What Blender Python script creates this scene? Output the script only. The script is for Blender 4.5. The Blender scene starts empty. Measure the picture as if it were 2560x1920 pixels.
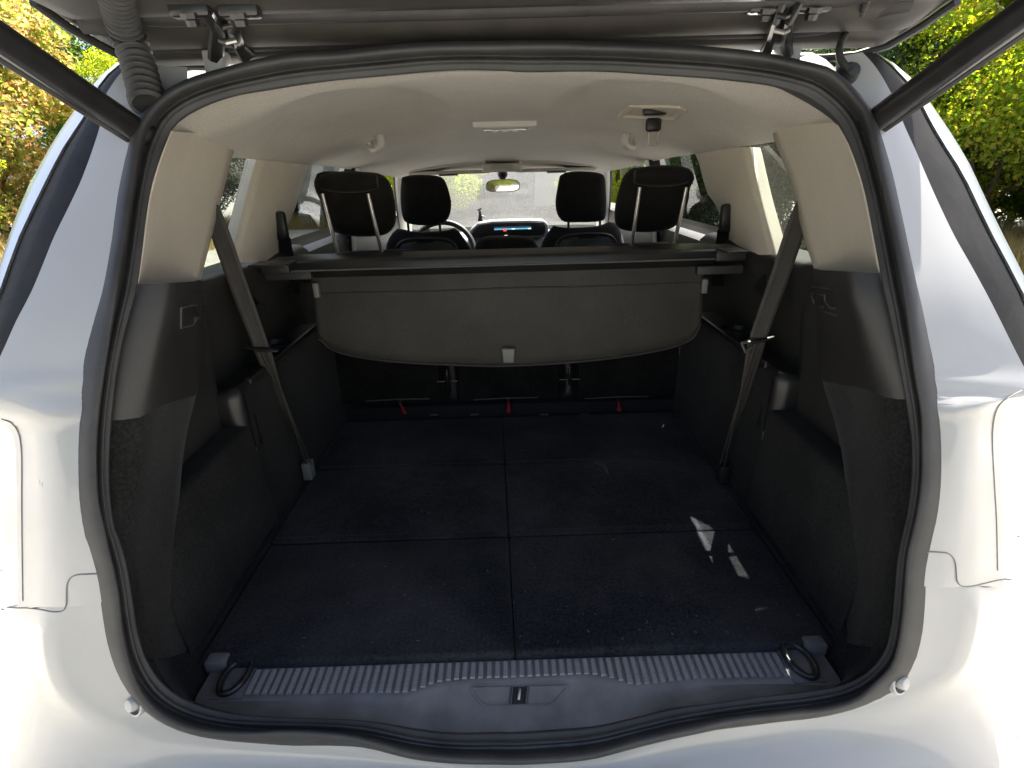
import bpy, bmesh, math, random
import numpy as np
from mathutils import Vector, Matrix
random.seed(7)
rng = np.random.default_rng(7)
scene = bpy.context.scene
COL = scene.collection
R = math.radians

# ------------------------------------------------------------------ camera
F_PX = 1350.0
CAM = Vector((0.0, -0.69, 0.767))
TH, PSI, RHO = R(21.4), R(0.36), R(1.6)
fwd = Vector((math.sin(PSI) * math.cos(TH), math.cos(PSI) * math.cos(TH), -math.sin(TH)))
r0 = Vector((math.cos(PSI), -math.sin(PSI), 0))
u0 = r0.cross(fwd)
rgt = r0 * math.cos(RHO) - u0 * math.sin(RHO)
upv = u0 * math.cos(RHO) + r0 * math.sin(RHO)
cd = bpy.data.cameras.new('camera')
cd.sensor_width = 36.0
cd.lens = 36.0 * F_PX / 2560.0
cd.clip_start = 0.02
cd.clip_end = 500
cam = bpy.data.objects.new('camera', cd)
COL.objects.link(cam)
M3 = Matrix((rgt, upv, -fwd)).transposed()
cam.matrix_world = Matrix.Translation(CAM) @ M3.to_4x4()
scene.camera = cam

# ------------------------------------------------------------------ sky, sun, exposure
SUN = Vector((0.285, 0.51, 1.0)).normalized()          # direction towards the sun
world = bpy.data.worlds.new('World')
scene.world = world
world.use_nodes = True
wn = world.node_tree.nodes
wl = world.node_tree.links
for n in list(wn):
    wn.remove(n)
wo = wn.new('ShaderNodeOutputWorld')
bg = wn.new('ShaderNodeBackground')
sky = wn.new('ShaderNodeTexSky')
sky.sky_type = 'NISHITA'
sky.sun_disc = False
sky.sun_elevation = math.asin(SUN.z)
sky.sun_rotation = math.atan2(SUN.x, SUN.y)
sky.dust_density = 4.0
sky.air_density = 0.55
sky.ozone_density = 0.0
bg.inputs['Strength'].default_value = 0.11
wl.new(sky.outputs[0], bg.inputs['Color'])
wl.new(bg.outputs[0], wo.inputs['Surface'])
sd = bpy.data.lights.new('sun', 'SUN')
sd.energy = 5.0
sd.angle = R(0.5)
sd.color = (1.0, 0.96, 0.90)
sun = bpy.data.objects.new('sun', sd)
COL.objects.link(sun)
sun.rotation_euler = SUN.to_track_quat('Z', 'Y').to_euler()
scene.view_settings.view_transform = 'Standard'
scene.view_settings.look = 'None'
scene.view_settings.gamma = 1.0
scene.view_settings.exposure = 2.0
scene.cycles.use_denoising = True
scene.cycles.max_bounces = 10
scene.cycles.diffuse_bounces = 6
scene.cycles.transparent_max_bounces = 16
scene.cycles.sample_clamp_indirect = 6.0

# ------------------------------------------------------------------ helpers
GZ = -0.62                                             # ground level


def ray(px, py):
    return (fwd * F_PX + rgt * (px - 1280.0) - upv * (py - 960.0)).normalized()


def U(px, py, x=None, y=None, z=None):
    """point of the place that shows at this pixel of the 2560 px wide photo, on the named plane"""
    d = ray(px, py)
    if x is not None:
        t = (x - CAM.x) / d.x
    elif z is not None:
        t = (z - CAM.z) / d.z
    else:
        t = (y - CAM.y) / d.y
    return CAM + d * t


def lerp(a, b, t):
    return a + (b - a) * t


def pl(pts, v):
    """piecewise linear table"""
    if v <= pts[0][0]:
        return pts[0][1]
    for (a, fa), (b, fb) in zip(pts, pts[1:]):
        if v <= b:
            return fa + (fb - fa) * (v - a) / (b - a)
    return pts[-1][1]


def sm(pts, v):
    """smooth (Catmull-Rom) table"""
    n = len(pts)
    if v <= pts[0][0]:
        return pts[0][1]
    if v >= pts[-1][0]:
        return pts[-1][1]
    for i in range(n - 1):
        if v <= pts[i + 1][0]:
            break
    x0, y0 = pts[i]
    x1, y1 = pts[i + 1]
    h = x1 - x0

    def slope(k):
        if k == 0:
            return (pts[1][1] - pts[0][1]) / (pts[1][0] - pts[0][0])
        if k == n - 1:
            return (pts[-1][1] - pts[-2][1]) / (pts[-1][0] - pts[-2][0])
        return (pts[k + 1][1] - pts[k - 1][1]) / (pts[k + 1][0] - pts[k - 1][0])
    t = (v - x0) / h
    m0, m1 = slope(i) * h, slope(i + 1) * h
    return (2*t**3 - 3*t**2 + 1) * y0 + (t**3 - 2*t**2 + t) * m0 + (-2*t**3 + 3*t**2) * y1 + (t**3 - t**2) * m1


def resample(pts, n, closed=False):
    """smooth curve through 2D/3D points, n samples"""
    P = [np.array(p, float) for p in pts]
    if closed:
        P = P + [P[0]]
    acc = [0.0]
    for a, b in zip(P, P[1:]):
        acc.append(acc[-1] + max(1e-9, float(np.linalg.norm(b - a))))
    tot = acc[-1]
    dim = len(P[0])
    tabs = [[(acc[i], P[i][k]) for i in range(len(P))] for k in range(dim)]
    out = []
    for i in range(n):
        v = tot * i / (n if closed else n - 1)
        out.append(tuple(sm(tabs[k], v) for k in range(dim)))
    return out


def smoothstep(a, b, v):
    t = max(0.0, min(1.0, (v - a) / (b - a)))
    return t * t * (3 - 2 * t)


WM = {}


def link(o, parent=None):
    COL.objects.link(o)
    if parent is not None:
        o.parent = parent
        o.matrix_parent_inverse = WM.get(parent.name, Matrix.Identity(4)).inverted()
    return o


def tag(o, label=None, cat=None, group=None, kind=None):
    if label:
        o['label'] = label
    if cat:
        o['category'] = cat
    if group:
        o['group'] = group
    if kind:
        o['kind'] = kind
    return o


def empty(name, loc, parent=None):
    o = bpy.data.objects.new(name, None)
    o.location = loc
    o.empty_display_size = 0.1
    link(o, parent)
    WM[o.name] = Matrix.Translation(Vector(loc))
    return o


def mesh_obj(name, verts, faces, m, parent=None, smooth=True, angle=None, label=None):
    me = bpy.data.meshes.new(name)
    me.from_pydata([tuple(v) for v in verts], [], faces)
    if m is not None:
        me.materials.append(m)
    if smooth:
        me.polygons.foreach_set('use_smooth', [True] * len(me.polygons))
        if angle:
            me.set_sharp_from_angle(angle=R(angle))
    me.update()
    o = bpy.data.objects.new(name, me)
    link(o, parent)
    if label:
        o['label'] = label
    return o


class MB:
    """collects shapes that belong to ONE part"""

    def __init__(self):
        self.v = []
        self.f = []

    def add(self, verts, faces):
        b = len(self.v)
        self.v += [tuple(p) for p in verts]
        self.f += [tuple(i + b for i in f) for f in faces]
        return self

    def grid(self, rows, close_u=False, close_v=False, flip=False):
        nr, nc = len(rows), len(rows[0])
        vs = [p for r in rows for p in r]
        fs = []
        for i in range(nr if close_u else nr - 1):
            for j in range(nc if close_v else nc - 1):
                a = i * nc + j
                b = i * nc + (j + 1) % nc
                c = ((i + 1) % nr) * nc + (j + 1) % nc
                d = ((i + 1) % nr) * nc + j
                fs.append((a, d, c, b) if flip else (a, b, c, d))
        return self.add(vs, fs)

    def tube(self, pts, rad, seg=10, caps=True, sq=1.0, up=None):
        pts = [Vector(p) for p in pts]
        n = len(pts)
        rows = []
        prev = Vector(up) if up else None
        for i, p in enumerate(pts):
            t = (pts[min(i + 1, n - 1)] - pts[max(i - 1, 0)]).normalized()
            if prev is None:
                prev = Vector((0, 0, 1)) if abs(t.z) < .9 else Vector((1, 0, 0))
            a = (prev - t * prev.dot(t))
            if a.length < 1e-6:
                a = Vector((1, 0, 0)) - t * t.x
            a.normalize()
            prev = a
            b = t.cross(a)
            rr = rad[i] if isinstance(rad, (list, tuple)) else rad
            rows.append([p + (a * math.cos(2*math.pi*k/seg) * sq + b * math.sin(2*math.pi*k/seg)) * rr for k in range(seg)])
        self.grid(rows, close_v=True, flip=True)
        if caps:
            m = len(self.v)
            self.f.append(tuple(m - seg + k for k in range(seg)))
            self.f.append(tuple(m - seg * n + k for k in reversed(range(seg))))
        return self

    def box(self, lo, hi, bev=0.0, seg=2, mat=None):
        bm = bmesh.new()
        bmesh.ops.create_cube(bm, size=1)
        lo, hi = Vector(lo), Vector(hi)
        for v in bm.verts:
            v.co = Vector((lerp(lo[k], hi[k], v.co[k] + .5) for k in range(3)))
        if bev:
            bmesh.ops.bevel(bm, geom=bm.edges[:], offset=bev, segments=seg, profile=.5, affect='EDGES')
        return self.addbm(bm, mat)

    def prism(self, poly, d0, d1, axis='z', bev=0.0, seg=2, mat=None):
        """poly in the plane normal to axis, extruded from d0 to d1"""
        def P(u, v, d):
            return (u, v, d) if axis == 'z' else ((u, d, v) if axis == 'y' else (d, u, v))
        bm = bmesh.new()
        lo = [bm.verts.new(P(u, v, d0)) for u, v in poly]
        hi = [bm.verts.new(P(u, v, d1)) for u, v in poly]
        n = len(poly)
        bm.faces.new(lo)
        bm.faces.new(hi)
        for i in range(n):
            bm.faces.new((lo[i], lo[(i+1) % n], hi[(i+1) % n], hi[i]))
        bmesh.ops.recalc_face_normals(bm, faces=bm.faces[:])
        if bev:
            es = [e for e in bm.edges if len(e.link_faces) == 2 and e.calc_face_angle(0) > .5]
            bmesh.ops.bevel(bm, geom=es, offset=bev, segments=seg, profile=.5, affect='EDGES')
        return self.addbm(bm, mat)

    def addbm(self, bm, mat=None):
        if mat is not None:
            bm.transform(mat)
        bm.verts.index_update()
        self.add([v.co[:] for v in bm.verts], [[v.index for v in f.verts] for f in bm.faces])
        bm.free()
        return self

    def lathe(self, prof, seg=24, mat=None):
        rows = [[Vector((r * math.cos(2*math.pi*k/seg), r * math.sin(2*math.pi*k/seg), h)) for k in range(seg)] for r, h in prof]
        if mat is not None:
            rows = [[mat @ p for p in r] for r in rows]
        return self.grid(rows, close_v=True)

    def build(self, name, m, parent=None, smooth=True, angle=40, label=None):
        return mesh_obj(name, self.v, self.f, m, parent, smooth, angle, label)


def solid(o, t, off=1):
    md = o.modifiers.new('thickness', 'SOLIDIFY')
    md.thickness = t
    md.offset = off
    return o


# ------------------------------------------------------------------ materials
def new_mat(name):
    m = bpy.data.materials.new(name)
    m.use_nodes = True
    nt = m.node_tree
    b = nt.nodes['Principled BSDF']
    return m, nt, b


def tex(nt, scale, detail=4, rough=.55, dist=0.0, vec=None, kind='ShaderNodeTexNoise', stretch=None):
    tc = nt.nodes.new('ShaderNodeTexCoord')
    v = tc.outputs['Object']
    if stretch:
        mp = nt.nodes.new('ShaderNodeMapping')
        mp.inputs['Scale'].default_value = stretch
        nt.links.new(v, mp.inputs['Vector'])
        v = mp.outputs[0]
    n = nt.nodes.new(kind)
    n.inputs['Scale'].default_value = scale
    if kind == 'ShaderNodeTexNoise':
        n.inputs['Detail'].default_value = detail
        n.inputs['Roughness'].default_value = rough
        n.inputs['Distortion'].default_value = dist
    nt.links.new(v, n.inputs['Vector'])
    return n


def ramp(nt, src, stops):
    r = nt.nodes.new('ShaderNodeValToRGB')
    els = r.color_ramp.elements
    while len(els) < len(stops):
        els.new(0.5)
    for e, (p, c) in zip(els, stops):
        e.position = p
        e.color = (*c, 1) if len(c) == 3 else c
    nt.links.new(src, r.inputs['Fac'])
    return r


def mixc(nt, fac, a, b, mode='MIX'):
    n = nt.nodes.new('ShaderNodeMix')
    n.data_type = 'RGBA'
    n.blend_type = mode
    ins = [s for s in n.inputs if s.enabled or True]
    if isinstance(fac, float):
        n.inputs[0].default_value = fac
    else:
        nt.links.new(fac, n.inputs[0])
    for k, v in ((6, a), (7, b)):
        if isinstance(v, tuple):
            n.inputs[k].default_value = (*v, 1)
        else:
            nt.links.new(v, n.inputs[k])
    return n.outputs[2]


def bump(nt, src, b, strength, dist):
    n = nt.nodes.new('ShaderNodeBump')
    n.inputs['Strength'].default_value = strength
    n.inputs['Distance'].default_value = dist
    nt.links.new(src, n.inputs['Height'])
    if b.inputs['Normal'].is_linked:
        nt.links.new(b.inputs['Normal'].links[0].from_socket, n.inputs['Normal'])
    nt.links.new(n.outputs[0], b.inputs['Normal'])


def basic(name, col, rough=.5, var=.15, vscale=6, bscale=0, bstr=.2, bdist=.001, metal=0, coat=0, spec=.5, col2=None, dust=0, dustcol=(.45, .42, .38), sheen=0, roughvar=0.0, mott=0, mscale=160):
    m, nt, b = new_mat(name)
    c2 = col2 or tuple(min(1, c * (1 + var)) for c in col)
    c1 = col if col2 else tuple(c * (1 - var) for c in col)
    n = tex(nt, vscale, 5)
    out = ramp(nt, n.outputs[0], [(.3, c1), (.7, c2)]).outputs[0]
    if mott:
        mn = tex(nt, mscale, 3, .7)
        lo_ = max(0.0, 1 - mott * 1.6)
        mr_ = ramp(nt, mn.outputs[0], [(.3, (lo_, lo_, lo_)), (.72, (1, 1, 1))])
        hi = mixc(nt, 1.0, out, mr_.outputs[0], 'MULTIPLY')
        out = hi
    if dust:
        d = tex(nt, 420, 2)
        dr = ramp(nt, d.outputs[0], [(.70, (0, 0, 0)), (.78, (1, 1, 1))])
        d2 = tex(nt, 3.5, 6, .6)
        d2r = ramp(nt, d2.outputs[0], [(.42, (0, 0, 0)), (.75, (1, 1, 1))])
        fac = nt.nodes.new('ShaderNodeMath')
        fac.operation = 'MULTIPLY_ADD'
        nt.links.new(dr.outputs[0], fac.inputs[0])
        fac.inputs[1].default_value = dust
        sc = nt.nodes.new('ShaderNodeMath')
        sc.operation = 'MULTIPLY'
        nt.links.new(d2r.outputs[0], sc.inputs[0])
        sc.inputs[1].default_value = dust * .45
        nt.links.new(sc.outputs[0], fac.inputs[2])
        out = mixc(nt, fac.outputs[0], out, dustcol)
    nt.links.new(out, b.inputs['Base Color'])
    b.inputs['Roughness'].default_value = rough
    b.inputs['Metallic'].default_value = metal
    b.inputs['Specular IOR Level'].default_value = spec
    b.inputs['Coat Weight'].default_value = coat
    b.inputs['Coat Roughness'].default_value = .04
    if sheen:
        b.inputs['Sheen Weight'].default_value = sheen
        b.inputs['Sheen Roughness'].default_value = .4
    if roughvar:
        rn = tex(nt, vscale * 3, 4)
        mr = nt.nodes.new('ShaderNodeMapRange')
        mr.inputs[3].default_value = rough - roughvar
        mr.inputs[4].default_value = rough + roughvar
        nt.links.new(rn.outputs[0], mr.inputs[0])
        nt.links.new(mr.outputs[0], b.inputs['Roughness'])
    if bscale:
        bn = tex(nt, bscale, 3)
        bump(nt, bn.outputs[0], b, bstr, bdist)
    return m


def glass(name, tint, refl=1.0, dust=0.0):
    m = bpy.data.materials.new(name)
    m.use_nodes = True
    nt = m.node_tree
    nt.nodes.clear()
    out = nt.nodes.new('ShaderNodeOutputMaterial')
    tr = nt.nodes.new('ShaderNodeBsdfTransparent')
    tr.inputs[0].default_value = (*tint, 1)
    gl = nt.nodes.new('ShaderNodeBsdfGlossy')
    gl.inputs['Roughness'].default_value = .015
    fr = nt.nodes.new('ShaderNodeFresnel')
    ge = nt.nodes.new('ShaderNodeNewGeometry')
    ior = nt.nodes.new('ShaderNodeMapRange')
    ior.inputs[3].default_value = 1.45
    ior.inputs[4].default_value = 1 / 1.45
    nt.links.new(ge.outputs['Backfacing'], ior.inputs[0])
    nt.links.new(ior.outputs[0], fr.inputs[0])
    mul = nt.nodes.new('ShaderNodeMath')
    mul.operation = 'MULTIPLY'
    mul.inputs[1].default_value = refl
    nt.links.new(fr.outputs[0], mul.inputs[0])
    mx = nt.nodes.new('ShaderNodeMixShader')
    nt.links.new(mul.outputs[0], mx.inputs[0])
    nt.links.new(tr.outputs[0], mx.inputs[1])
    nt.links.new(gl.outputs[0], mx.inputs[2])
    last = mx.outputs[0]
    if dust:
        df = nt.nodes.new('ShaderNodeBsdfTranslucent')
        df.inputs[0].default_value = (.8, .8, .78, 1)
        d = tex(nt, 4, 6)
        mr = nt.nodes.new('ShaderNodeMapRange')
        mr.inputs[3].default_value = dust * .6
        mr.inputs[4].default_value = dust * 1.4
        nt.links.new(d.outputs[0], mr.inputs[0])
        m2 = nt.nodes.new('ShaderNodeMixShader')
        nt.links.new(mr.outputs[0], m2.inputs[0])
        nt.links.new(last, m2.inputs[1])
        nt.links.new(df.outputs[0], m2.inputs[2])
        last = m2.outputs[0]
    nt.links.new(last, out.inputs[0])
    return m


def leaf_mat(name, stops, trans=.45):
    m, nt, b = new_mat(name)
    g = nt.nodes.new('ShaderNodeNewGeometry')
    r = ramp(nt, g.outputs['Random Per Island'], stops)
    nt.links.new(r.outputs[0], b.inputs['Base Color'])
    b.inputs['Roughness'].default_value = .55
    b.inputs['Specular IOR Level'].default_value = .35
    t = nt.nodes.new('ShaderNodeBsdfTranslucent')
    hs = nt.nodes.new('ShaderNodeHueSaturation')
    hs.inputs['Value'].default_value = 2.3
    hs.inputs['Saturation'].default_value = 1.1
    nt.links.new(r.outputs[0], hs.inputs['Color'])
    nt.links.new(hs.outputs[0], t.inputs[0])
    mx = nt.nodes.new('ShaderNodeMixShader')
    mx.inputs[0].default_value = trans
    nt.links.new(b.outputs[0], mx.inputs[1])
    nt.links.new(t.outputs[0], mx.inputs[2])
    nt.links.new(mx.outputs[0], nt.nodes['Material Output'].inputs[0])
    return m


def emit(name, col, s):
    m, nt, b = new_mat(name)
    b.inputs['Base Color'].default_value = (.01, .01, .01, 1)
    b.inputs['Emission Color'].default_value = (*col, 1)
    b.inputs['Emission Strength'].default_value = s
    return m


PAINT = basic('white_paint', (.43, .43, .41), .3, var=.04, vscale=3, coat=.6, bscale=2.5, bstr=.05, bdist=.004, dust=.09, dustcol=(.4, .37, .32))
CHROME = basic('satin_silver', (.62, .66, .70), .28, var=.04, metal=.55, coat=.3)
GLOSSBLK = basic('dull_black_panel', (.012, .0115, .011), .6, var=.25, vscale=30, dust=.10, roughvar=.08, spec=.12)
RUBBER = basic('black_rubber', (.036, .036, .036), .58, var=.25, vscale=14, bscale=260, bstr=.12, bdist=.0006, dust=.10, spec=.5)
TAILG = basic('tailgate_inner_paint', (.046, .043, .038), .5, var=.2, vscale=18, bscale=500, bstr=.1, bdist=.0003, dust=.06)
STEELBLK = basic('black_painted_steel', (.016, .016, .017), .3, var=.3, vscale=30, dust=.1, coat=.2)
METAL = basic('worn_steel', (.55, .53, .5), .32, var=.2, vscale=60, metal=1)
PLASTIC = basic('grained_black_plastic', (.032, .031, .029), .46, var=.2, vscale=10, bscale=900, bstr=.25, bdist=.0003, dust=.05)
PLAST2 = basic('smooth_black_plastic', (.016, .016, .016), .34, var=.2, vscale=10, bscale=700, bstr=.12, bdist=.0003, dust=.04)
CARPET = basic('dark_carpet', (.036, .038, .045), .95, var=.35, vscale=5, bscale=420, bstr=.5, bdist=.002, dust=.32, dustcol=(.30, .28, .27), sheen=.12, spec=.1, mott=.5, mscale=170)
FELT = basic('side_carpet', (.026, .026, .0245), .95, var=.3, vscale=7, bscale=450, bstr=.5, bdist=.0015, dust=.06, dustcol=(.25, .24, .22), sheen=.12, spec=.1, mott=.45, mscale=190)
BEIGE = basic('beige_pillar_plastic', (.78, .71, .59), .55, var=.05, vscale=6, bscale=420, bstr=.2, bdist=.0008, mott=.08, mscale=220, dust=.03, dustcol=(.3, .27, .22))
LINER = basic('beige_headlining_cloth', (.80, .75, .67), .9, var=.04, vscale=9, bscale=500, bstr=.5, bdist=.001, mott=.16, mscale=260, dust=.025, dustcol=(.3, .26, .2), sheen=.1)
SEATM = basic('black_seat_fabric', (.014, .0135, .013), .9, var=.3, vscale=30, bscale=900, bstr=.6, bdist=.001, sheen=.15, spec=.2)
BLIND = basic('cover_fabric', (.040, .036, .028), .62, var=.3, vscale=6, bscale=600, bstr=.6, bdist=.0008, mott=.3, mscale=260, dust=.10, dustcol=(.35, .33, .28))
BELTM = basic('grey_brown_webbing', (.060, .054, .047), .7, var=.15, vscale=40, bscale=700, bstr=.4, bdist=.0004)
SILL = basic('scuffed_sill_plastic', (.15, .152, .155), .42, var=.3, vscale=14, bscale=500, bstr=.2, bdist=.0004, dust=.22, dustcol=(.25, .24, .235), roughvar=.12)
RIBM = basic('scuffed_rib_plastic', (.27, .275, .29), .42, var=.4, vscale=40, bscale=400, bstr=.2, bdist=.0004, dust=.3, dustcol=(.26, .25, .25), roughvar=.12)
GREYTAB = basic('light_grey_plastic', (.20, .195, .175), .45, var=.06)
SILVER = basic('bezel_grey', (.12, .12, .12), .3, var=.1)
RED = basic('red_strap', (.45, .02, .03), .7, var=.2)
DASH = basic('grey_dashboard', (.30, .30, .30), .55, var=.1, bscale=500, bstr=.2)
DARKIN = basic('dark_interior', (.012, .012, .012), .8, var=.2)
WHITEP = basic('off_white_trim', (.62, .60, .55), .45, var=.04)
AMBER = basic('amber_lens', (.5, .13, .02), .25, var=.1, coat=.6)
GL_CLEAR = glass('clear_window_glass', (.93, .95, .94))
GL_DARK = glass('tinted_window_glass', (.42, .46, .42), 1.0)
GL_WIND = glass('dusty_windscreen_glass', (.92, .94, .93), .9, dust=.05)
MIRROR = basic('mirror_glass', (.8, .8, .8), .03, var=.01, metal=1)
CLEARP = glass('clear_plastic', (.85, .85, .82), 2.0)
BARK = basic('bark', (.10, .075, .05), .9, var=.4, vscale=8, bscale=30, bstr=.8, bdist=.02)

# ------------------------------------------------------------------ the car
CARLOC = (0, 1.4, GZ)
car = empty('car', CARLOC)
tag(car, 'white people carrier seen from behind with its tailgate raised and boot open', 'car')

# ---- opening contour (pixel tables of the photo, laid on the sloping rear opening)
YO = [(-.09, -.137), (-.05, -.134), (.1, -.125), (.25, -.108), (.4, -.08), (.6, -.012), (.75, .075), (.88, .155), (1.0, .225)]


def on_open(px, py, off=0.0):
    d = ray(px, py)
    t0, t1 = .3, 1.6
    for _ in range(50):
        tm = (t0 + t1) / 2
        p = CAM + d * tm
        if p.y < sm(YO, p.z) + off:
            t0 = tm
        else:
            t1 = tm
    return CAM + d * t0


OUT = [(1284, 101), (1154, 102), (980, 111), (850, 124), (716, 134), (564, 167), (451, 204), (390, 243), (347, 295), (325, 347), (312, 412), (299, 490),
       (284, 594), (262, 720), (250, 780), (234, 869), (219, 960), (209, 1040), (204, 1120), (204, 1180), (208, 1251), (221, 1320), (249, 1430), (262, 1499), (270, 1564),
       (286, 1643), (312, 1712), (351, 1768), (412, 1812), (499, 1842), (607, 1853), (738, 1853), (860, 1860), (937, 1875), (1024, 1897), (1110, 1908),
       (1240, 1912), (1371, 1909), (1479, 1899), (1566, 1877), (1631, 1860), (1710, 1842), (1830, 1818), (1960, 1803), (2069, 1790), (2156, 1764), (2221, 1718),
       (2260, 1673), (2281, 1612), (2291, 1547), (2299, 1460), (2307, 1387), (2325, 1313), (2338, 1243), (2343, 1180), (2343, 1112), (2338, 1017), (2325, 947),
       (2312, 860), (2299, 774), (2284, 694), (2264, 594), (2238, 477), (2216, 386), (2201, 330), (2182, 278), (2156, 243), (2121, 204), (2073, 169),
       (2004, 150), (1917, 132), (1808, 119), (1700, 111), (1588, 106), (1457, 102)]
INN = [(1284, 179), (1024, 184), (860, 199), (694, 221), (564, 247), (477, 282), (434, 316), (417, 350), (403, 386), (386, 443), (373, 499), (364, 560),
       (356, 629), (345, 710), (330, 770), (299, 890), (284, 1000), (276, 1090), (273, 1160), (276, 1251), (286, 1320), (299, 1350), (317, 1413), (332, 1504), (347, 1590), (369, 1652),
       (412, 1712), (473, 1752), (564, 1779), (694, 1792), (840, 1797), (937, 1804), (1024, 1820), (1110, 1831), (1240, 1831), (1371, 1826), (1501, 1814), (1588, 1794),
       (1700, 1768), (1874, 1744), (2004, 1729), (2104, 1712), (2169, 1680), (2210, 1630), (2228, 1569), (2235, 1504), (2242, 1417), (2255, 1343), (2268, 1287), (2279, 1200),
       (2279, 1099), (2266, 1012), (2252, 930), (2238, 860), (2221, 780), (2203, 700), (2182, 586), (2160, 477), (2138, 403), (2117, 347), (2096, 308), (2068, 278), (2017, 243),
       (1939, 217), (1830, 202), (1700, 191), (1588, 184), (1414, 179)]
CX, CY = 1278.0, 1000.0
NS = 220


def polar(pts):
    tab = []
    for x, y in pts:
        a = math.atan2(x - CX, y - CY) % (2 * math.pi)     # 0 = straight down, grows to the right
        tab.append((a, math.hypot(x - CX, y - CY)))
    tab.sort()
    return [(tab[-1][0] - 2*math.pi, tab[-1][1])] + tab + [(tab[0][0] + 2*math.pi, tab[0][1])]


PO, PI_ = polar(OUT), polar(INN)


def contour(a, tab):
    r = sm(tab, a % (2 * math.pi))
    return (CX + r * math.sin(a), CY + r * math.cos(a))


# spread the samples evenly along the outer contour
fine = [2 * math.pi * i / 1200 for i in range(1201)]
cp = [contour(a, PO) for a in fine]
acc = [0]
for p, q in zip(cp, cp[1:]):
    acc.append(acc[-1] + math.hypot(q[0]-p[0], q[1]-p[1]))
ANG = [float(np.interp(acc[-1] * i / NS, acc, fine)) for i in range(NS)]
O3 = [on_open(*contour(a, PO)) for a in ANG]
I3 = [on_open(*contour(a, PI_), .03) for a in ANG]
PROF = [(.07, -.030), (.03, -.014), (.0, .0), (.03, .010), (.10, .017), (.19, .0195), (.28, .018), (.36, .013), (.42, .004), (.47, -.005), (.53, -.006), (.57, .001), (.62, .0065), (.68, .007), (.74, .003), (.80, .001), (.9, .003), (.98, .002), (1.02, -.006), (1.03, -.02), (1.035, -.04)]
rows = []
for i in range(NS):
    o, n = O3[i], I3[i]
    tng = (O3[(i+1) % NS] - O3[i-1]).normalized()
    ac = (n - o)
    nor = tng.cross(ac).normalized()
    if nor.y > 0:
        nor = -nor
    rows.append([o + ac * s + nor * h for s, h in PROF])
MB().grid(rows, close_u=True).build('boot_seal', RUBBER, car, angle=None)

# ---- lookups by pixel row on each side
LO = [(y, x) for x, y in OUT if x < 1278 and (x < 620)]
LO = sorted(LO)
RO = sorted([(y, x) for x, y in OUT if x > 1950])
LI = sorted([(y, x) for x, y in INN if x < 570])
RI = sorted([(y, x) for x, y in INN if x > 2000])


def dedupe(t):
    o = [t[0]]
    for a in t[1:]:
        if a[0] - o[-1][0] > 3:
            o.append(a)
    return o


LO, RO, LI, RI = map(dedupe, (LO, RO, LI, RI))

# ---- outer body: upper rear pillar, black strip, silver strip
A_L = [(155, 335), (185, 305), (220, 280), (250, 264), (312, 256), (460, 204), (586, 143), (720, 88), (808, 43), (904, 0), (1000, -52)]
B_L = [(155, 308), (185, 272), (221, 245), (282, 217), (369, 160), (477, 104), (607, 43), (694, 13), (730, 0), (870, -60), (1000, -110)]
C_L = [(152, 304), (165, 285), (190, 250), (221, 226), (269, 191), (338, 143), (412, 100), (477, 65), (555, 35), (629, 9), (672, -4), (800, -45), (1000, -110)]
A_R = [(130, 2150), (160, 2178), (200, 2205), (260, 2236), (312, 2255), (369, 2281), (460, 2320), (586, 2379), (694, 2440), (790, 2490), (890, 2540), (1000, 2600)]
B_R = [(130, 2185), (160, 2225), (200, 2263), (230, 2290), (262, 2303), (347, 2350), (434, 2405), (521, 2447), (608, 2490), (720, 2550), (870, 2615), (1000, 2670)]
C_R = [(128, 2165), (150, 2215), (180, 2262), (220, 2300), (270, 2335), (338, 2381), (412, 2425), (477, 2455), (555, 2492), (640, 2535), (720, 2575), (800, 2605), (1000, 2670)]


WB = {}


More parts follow.
